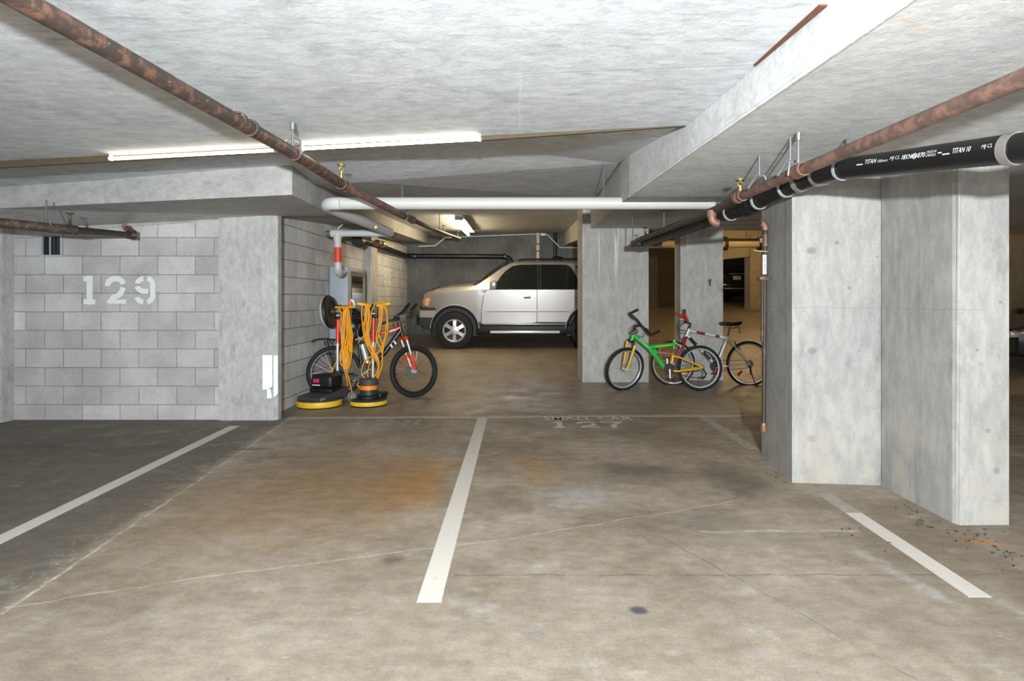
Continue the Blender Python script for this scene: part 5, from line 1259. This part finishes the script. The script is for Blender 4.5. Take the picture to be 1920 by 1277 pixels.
r3.tubes([([(600, 550, -.03), (635, 505, -.05), (655, 480, -.05)], .006, False), ([(605, 490, -.05), (660, 530, -.04), (672, 520, -.04)], .006, False), ([(640, 510, -.05), (600, 500, -.05)], .006, False)], 'green_strap', plain('pale_green_strap', (.25, .55, .25), .5), n=6)

# ------------------------------------------------------------------ floor machines
Z1 = lambda x, y, d: P(540 + x/4.91, 530 + y/4.91, d)
def cord(parent, paths, r=.0075):
    m = MB()
    for pts in paths: m.tube(spline(pts, 5), r, 7)
    return m.build('power_cord', ORANGEC, parent, world=True)

# left: black burnisher
c0 = Vector((-2.505, 7.27, 0)); R0 = .272; yw = R(-24)
t = thing('floor_polisher', 'larger black floor polisher with yellow skirt, nearest the block wall', 'floor polisher', c0, yw)
m = MB(); m.lathe([(0, 0), (R0*.92, 0), (R0*.95, .02), (0, .02)], (0, 0, 0), (0, 0, 1), 40); m.build('pad', RUBBER, t)
m = MB(); m.lathe([(R0*.90, .018), (R0*.985, .015), (R0, .025), (R0, .070), (R0*.98, .082), (R0*.90, .080)], (0, 0, 0), (0, 0, 1), 48); m.build('skirt', YEL_BUMP, t)
m = MB(); m.lathe([(R0*.985, .079), (R0*.92, .092), (R0*.5, .115), (0, .12)], (0, 0, 0), (0, 0, 1), 40); m.build('deck', DARK_PL, t)
m = MB(); f = lambda u, v, h: Vector((u, v, h))
vs = [(-.165, -.20, .085), (.165, -.20, .085), (.165, .36, .085), (-.165, .36, .085), (-.165, -.20, .135), (.165, -.20, .135), (.145, .34, .205), (-.145, .34, .205)]
m.add(vs, [(0,3,2,1),(4,5,6,7),(0,1,5,4),(1,2,6,5),(2,3,7,6),(3,0,4,7)]); hs = m.build('housing', DARK_PL, t, smooth=False)
marks(lambda u, v: Vector((.1665, -.17 + u*.09, .095 + v*.028)), 'housing_badge', GREY_L, hs, 4, world=False)
mm = Matrix.Translation((0, .10, 0)) @ Matrix.Rotation(R(10), 4, 'Z')
m = MB(); m.rbox((-.16, -.11, .165), (.16, .19, .215), .02, mm); m.build('motor_base', BLACK_PL, t)
m = MB(); m.rbox((-.15, -.10, .21), (.15, .18, .385), .045, mm, 3); mt = m.build('motor_cover', BLACK_PL, t)
m = MB(); m.rbox((-.105, -.104, .285), (-.02, -.098, .335), .002, mm); m.build('badge', MAGENTA, mt)
m = MB(); m.rbox((-.115, -.104, .25), (-.01, -.098, .262), .002, mm); m.build('badge_strip', WHITE_L, mt)
for s_ in (-1, 1):
    m = MB(); m.cyl((s_*.19, .36, .075), (s_*.22, .36, .075), .072, n=24); wl = m.build('wheel', plain('grey_wheel', (.22, .20, .18), .6), t)
    m = MB(); m.cyl((s_*.215, .36, .075), (s_*.228, .36, .075), .04, n=20); m.build('wheel_cap', ALLOY, wl)
m = MB(); m.cyl((-.2, .36, .075), (.2, .36, .075), .012, n=10); m.build('axle', STEEL, t)
wp_ = Vector(Z1(455, 835, 7.52)); wt_ = Vector(Z1(461, 340, 7.55)); mid = Z1(457, 560, 7.53)
m = MB(); m.cyl(wp_ - Vector((0, 0, .12)), mid, .0195, n=16); po = m.build('pole', CHROME, t, world=True)
m = MB(); m.cyl(mid, wt_, .024, n=16); m.build('pole_sleeve', RED_H, po, world=True)
m = MB(); a = Z1(455, 832, 7.52); m.rbox(a - Vector((.05, .05, .03)), a + Vector((.05, .05, .03)), .01); m.build('pole_clamp', BLACK_PL, t, world=True)
m = MB(); m.rbox(Z1(428, 330, 7.50), Z1(480, 205, 7.50) + Vector((0, .10, 0)), .012); sw = m.build('switch_box', BLACK_PL, t, world=True)
m = MB(); m.box(Z1(446, 306, 7.496), Z1(474, 296, 7.496) + Vector((0, .004, 0))); m.build('switch_label', WHITE_L, sw, world=True)
marks(lambda u, v: Z1(440 + 34*u, 272 - 18*v, 7.496), 'switch_marks', GREY_L, sw, 3)
m = MB(); hl_, hr_ = Z1(440, 228, 7.50), Z1(608, 224, 7.34); m.cyl(hl_, hr_, .017, n=14); m.build('handle', YEL_H, t, world=True)
rnd = random.Random(3); paths = []
top = Z1(530, 222, 7.40)
for i in range(9):
    w1, w2 = rnd.uniform(10, 45), rnd.uniform(10, 60); yb = rnd.uniform(720, 835); d = 7.36 + rnd.uniform(-.03, .03); x0 = 530 + rnd.uniform(-22, 22); xb = 505 + rnd.uniform(-15, 45)
    paths.append([Z1(x0, 218, d), Z1(x0 - w1*.5, 300, d - .02), Z1(x0 - w1, 480, d - .02), Z1(xb - w1*.7, 660, d), Z1(xb, yb, d), Z1(xb + w2*.6, 690, d + .02), Z1(x0 + w2*.8, 520, d + .02), Z1(x0 + w2*.3, 320, d + .03), Z1(x0 + 4, 220, d + .05)])
paths.append([Z1(475, 225, 7.36), Z1(490, 300, 7.34), Z1(478, 400, 7.34), Z1(500, 500, 7.35), Z1(545, 640, 7.36), Z1(540, 800, 7.38), Z1(565, 900, 7.4), Z1(588, 1000, 7.44), Z1(596, 1030, 7.48)])
paths.append([Z1(500, 760, 7.4), Z1(525, 820, 7.4), Z1(545, 900, 7.42), Z1(548, 950, 7.45)])
paths.append([Z1(450, 225, 7.42), Z1(480, 262, 7.36), Z1(520, 290, 7.34), Z1(550, 320, 7.35)])
paths.append([Z1(440, 735, 7.5), Z1(415, 800, 7.5), Z1(405, 840, 7.5)])
for x0 in (505, 515, 528, 541, 552): paths.append([Z1(x0, 245, 7.33), Z1(x0, 222, 7.32), Z1(x0 + 1, 210, 7.40), Z1(x0, 235, 7.46)])
cord(t, paths)

# right: small single-disc machine
c1 = Vector((-1.91, 7.33, 0)); R1 = .228
t = thing('floor_polisher', 'smaller floor polisher with orange band round its motor, left of the red fork', 'floor polisher', c1, R(-8))
m = MB(); m.lathe([(0, 0), (R1*.92, 0), (R1*.95, .022), (0, .022)], (0, 0, 0), (0, 0, 1), 40); m.build('pad', RUBBER, t)
m = MB(); m.lathe([(R1*.90, .02), (R1*.985, .018), (R1, .028), (R1, .058), (R1*.98, .066), (R1*.90, .064)], (0, 0, 0), (0, 0, 1), 48); m.build('skirt', YEL_BUMP, t)
m = MB(); m.lathe([(R1*.985, .064), (R1*.9, .075), (0, .09)], (0, 0, 0), (0, 0, 1), 40); m.build('deck', DARK_PL, t)
m = MB(); m.lathe([(0, .075), (.135, .075), (.14, .085), (.14, .12), (.125, .135), (0, .135)], (0, 0, 0), (0, 0, 1), 36); m.rbox((-.08, .0, .08), (.16, .25, .14), .02); m.build('motor_base', BLACK_PL, t)
m = MB(); m.cyl((0, 0, .13), (0, 0, .205), .108, n=36); m.build('motor', DKGREEN, t)
m = MB(); m.cyl((0, 0, .200), (0, 0, .252), .111, n=36); m.build('motor_band', ORANGE_BAND, t)
m = MB(); m.lathe([(.109, .250), (.116, .255), (.116, .318), (.105, .335), (0, .340)], (0, 0, 0), (0, 0, 1), 36); m.build('motor_cap', DARK_PL, t)
for s_ in (-1, 1):
    m = MB(); m.cyl((s_*.09, .26, .06), (s_*.115, .26, .06), .055, n=20); m.build('wheel', BLACK_PL, t)
a, mid, b = Z1(779, 905, 7.50), Z1(784, 545, 7.52), Z1(789, 325, 7.54)
m = MB(); m.cyl(a - Vector((0, 0, .22)), mid, .0185, n=16); po = m.build('pole', CHROME, t, world=True)
m = MB(); m.cyl(mid, b, .0235, n=16); m.build('pole_sleeve', RED_H, po, world=True)
m = MB(); q = Z1(779, 880, 7.47); m.rbox(q - Vector((.02, .02, .015)), q + Vector((.02, .02, .015)), .004); m.build('cable_gland', WHITE_L, t, world=True)
m = MB(); m.tube([Z1(835, 950, 7.5), Z1(858, 1000, 7.52)], .008, 8); m.build('lever', STEEL, t, world=True)
m = MB(); m.rbox(Z1(755, 325, 7.48), Z1(825, 200, 7.48) + Vector((0, .10, 0)), .014); sw = m.build('switch_box', BLACK_PL, t, world=True)
m = MB(); m.box(Z1(768, 290, 7.476), Z1(800, 280, 7.476) + Vector((0, .004, 0))); m.build('switch_label', WHITE_L, sw, world=True)
marks(lambda u, v: Z1(772 + 32*u, 250 - 20*v, 7.476), 'switch_marks', GREY_L, sw, 3)
for xa_, ya_, xb_, yb_ in ((636, 192, 765, 212), (815, 212, 940, 192)):
    m = MB(); m.cyl(Z1(xa_, ya_, 7.42), Z1(xb_, yb_, 7.47), .021, n=14); m.build('handle', YEL_H, t, world=True)
paths = []
def W(lst, d): return [Z1(x, y, d + .012*math.sin(i*1.7)) for i, (x, y) in enumerate(lst)]
paths += [W([(690, 205), (678, 260), (682, 350), (700, 480), (760, 600), (828, 690), (832, 790), (790, 870), (720, 900), (655, 918), (640, 945), (668, 972)], 7.33),
          W([(735, 190), (715, 300), (705, 440), (735, 590), (780, 680), (738, 790), (738, 885)], 7.36),
          W([(742, 190), (750, 300), (738, 430), (762, 560), (805, 660), (838, 760), (812, 905)], 7.35),
          W([(730, 195), (722, 300), (728, 440), (748, 560), (790, 640)], 7.35),
          W([(838, 180), (800, 200), (768, 280), (760, 380), (735, 480), (742, 580)], 7.35),
          W([(845, 178), (880, 190), (912, 270), (905, 400), (880, 540), (830, 640), (720, 710), (682, 790), (684, 850), (718, 885)], 7.34),
          W([(860, 195), (900, 250), (916, 330), (918, 440), (885, 560), (868, 680), (865, 760), (838, 850), (818, 905)], 7.36),
          W([(850, 190), (856, 300), (830, 420), (812, 520), (860, 620), (872, 700)], 7.36),
          W([(842, 190), (838, 300), (850, 400), (835, 470), (868, 560), (872, 640)], 7.35),
          W([(865, 200), (868, 300), (842, 450), (808, 560), (800, 680), (840, 780)], 7.37),
          W([(715, 195), (708, 330), (690, 420), (720, 560), (775, 670)], 7.36),
          W([(728, 195), (740, 330), (720, 480), (770, 620), (828, 720)], 7.35)]
for x0 in (712, 722, 732, 742, 842, 852, 862): paths.append([Z1(x0, 240, 7.38), Z1(x0, 200, 7.37), Z1(x0 + 1, 184, 7.43), Z1(x0, 220, 7.47)])
cord(t, paths)

# round brush disc hanging by the left handle
q = P(618.5, 585, 7.72)
t = thing('pad_driver', 'round black pad driver disc hanging upright behind the left polisher handle', 'brush', q)
ax = Vector((.985, -.10, .12)).normalized(); Rb = .22
m = MB(); m.lathe([(0, .028), (Rb*.25, .028), (Rb*.30, .018), (Rb*.7, .016), (Rb*.75, .022), (Rb*.97, .018), (Rb, 0), (Rb*.97, -.016), (0, -.016)], (0, 0, 0), ax, 44); m.build('disc', BLACK_PL, t)
m = MB(); m.lathe([(Rb*.94, -.014), (Rb*.98, -.03), (Rb*.94, -.05), (0, -.05)], (0, 0, 0), ax, 44); m.build('bristles', plain('grey_bristles', (.42, .42, .41), .8, 0, .3, 60), t)
m = MB(); m.cyl(ax*.025, ax*.06, .022, n=12); m.build('clutch_plate', BRASS, t)
m = MB(); m.cyl(ax*.02, ax*.28, .010, n=10); m.build('mount_pin', STEEL, t)
# small orange and white bottle on the left handle
q = P(660, 567, 7.42)
t = thing('spray_bottle', 'small white and orange spray bottle behind the left polisher handle', 'bottle', q)
m = MB(); m.cyl((-.022, 0, -.075), (-.022, 0, .035), .018, n=12); m.build('bottle', plain('orange_bottle', (.85, .15, .04), .4), t)
m = MB(); m.tube([(-.01, 0, .03), (.012, 0, .02), (.035, 0, -.04)], [.018, .016, .010], 10); m.build('spray_head', WHITE_L, t)
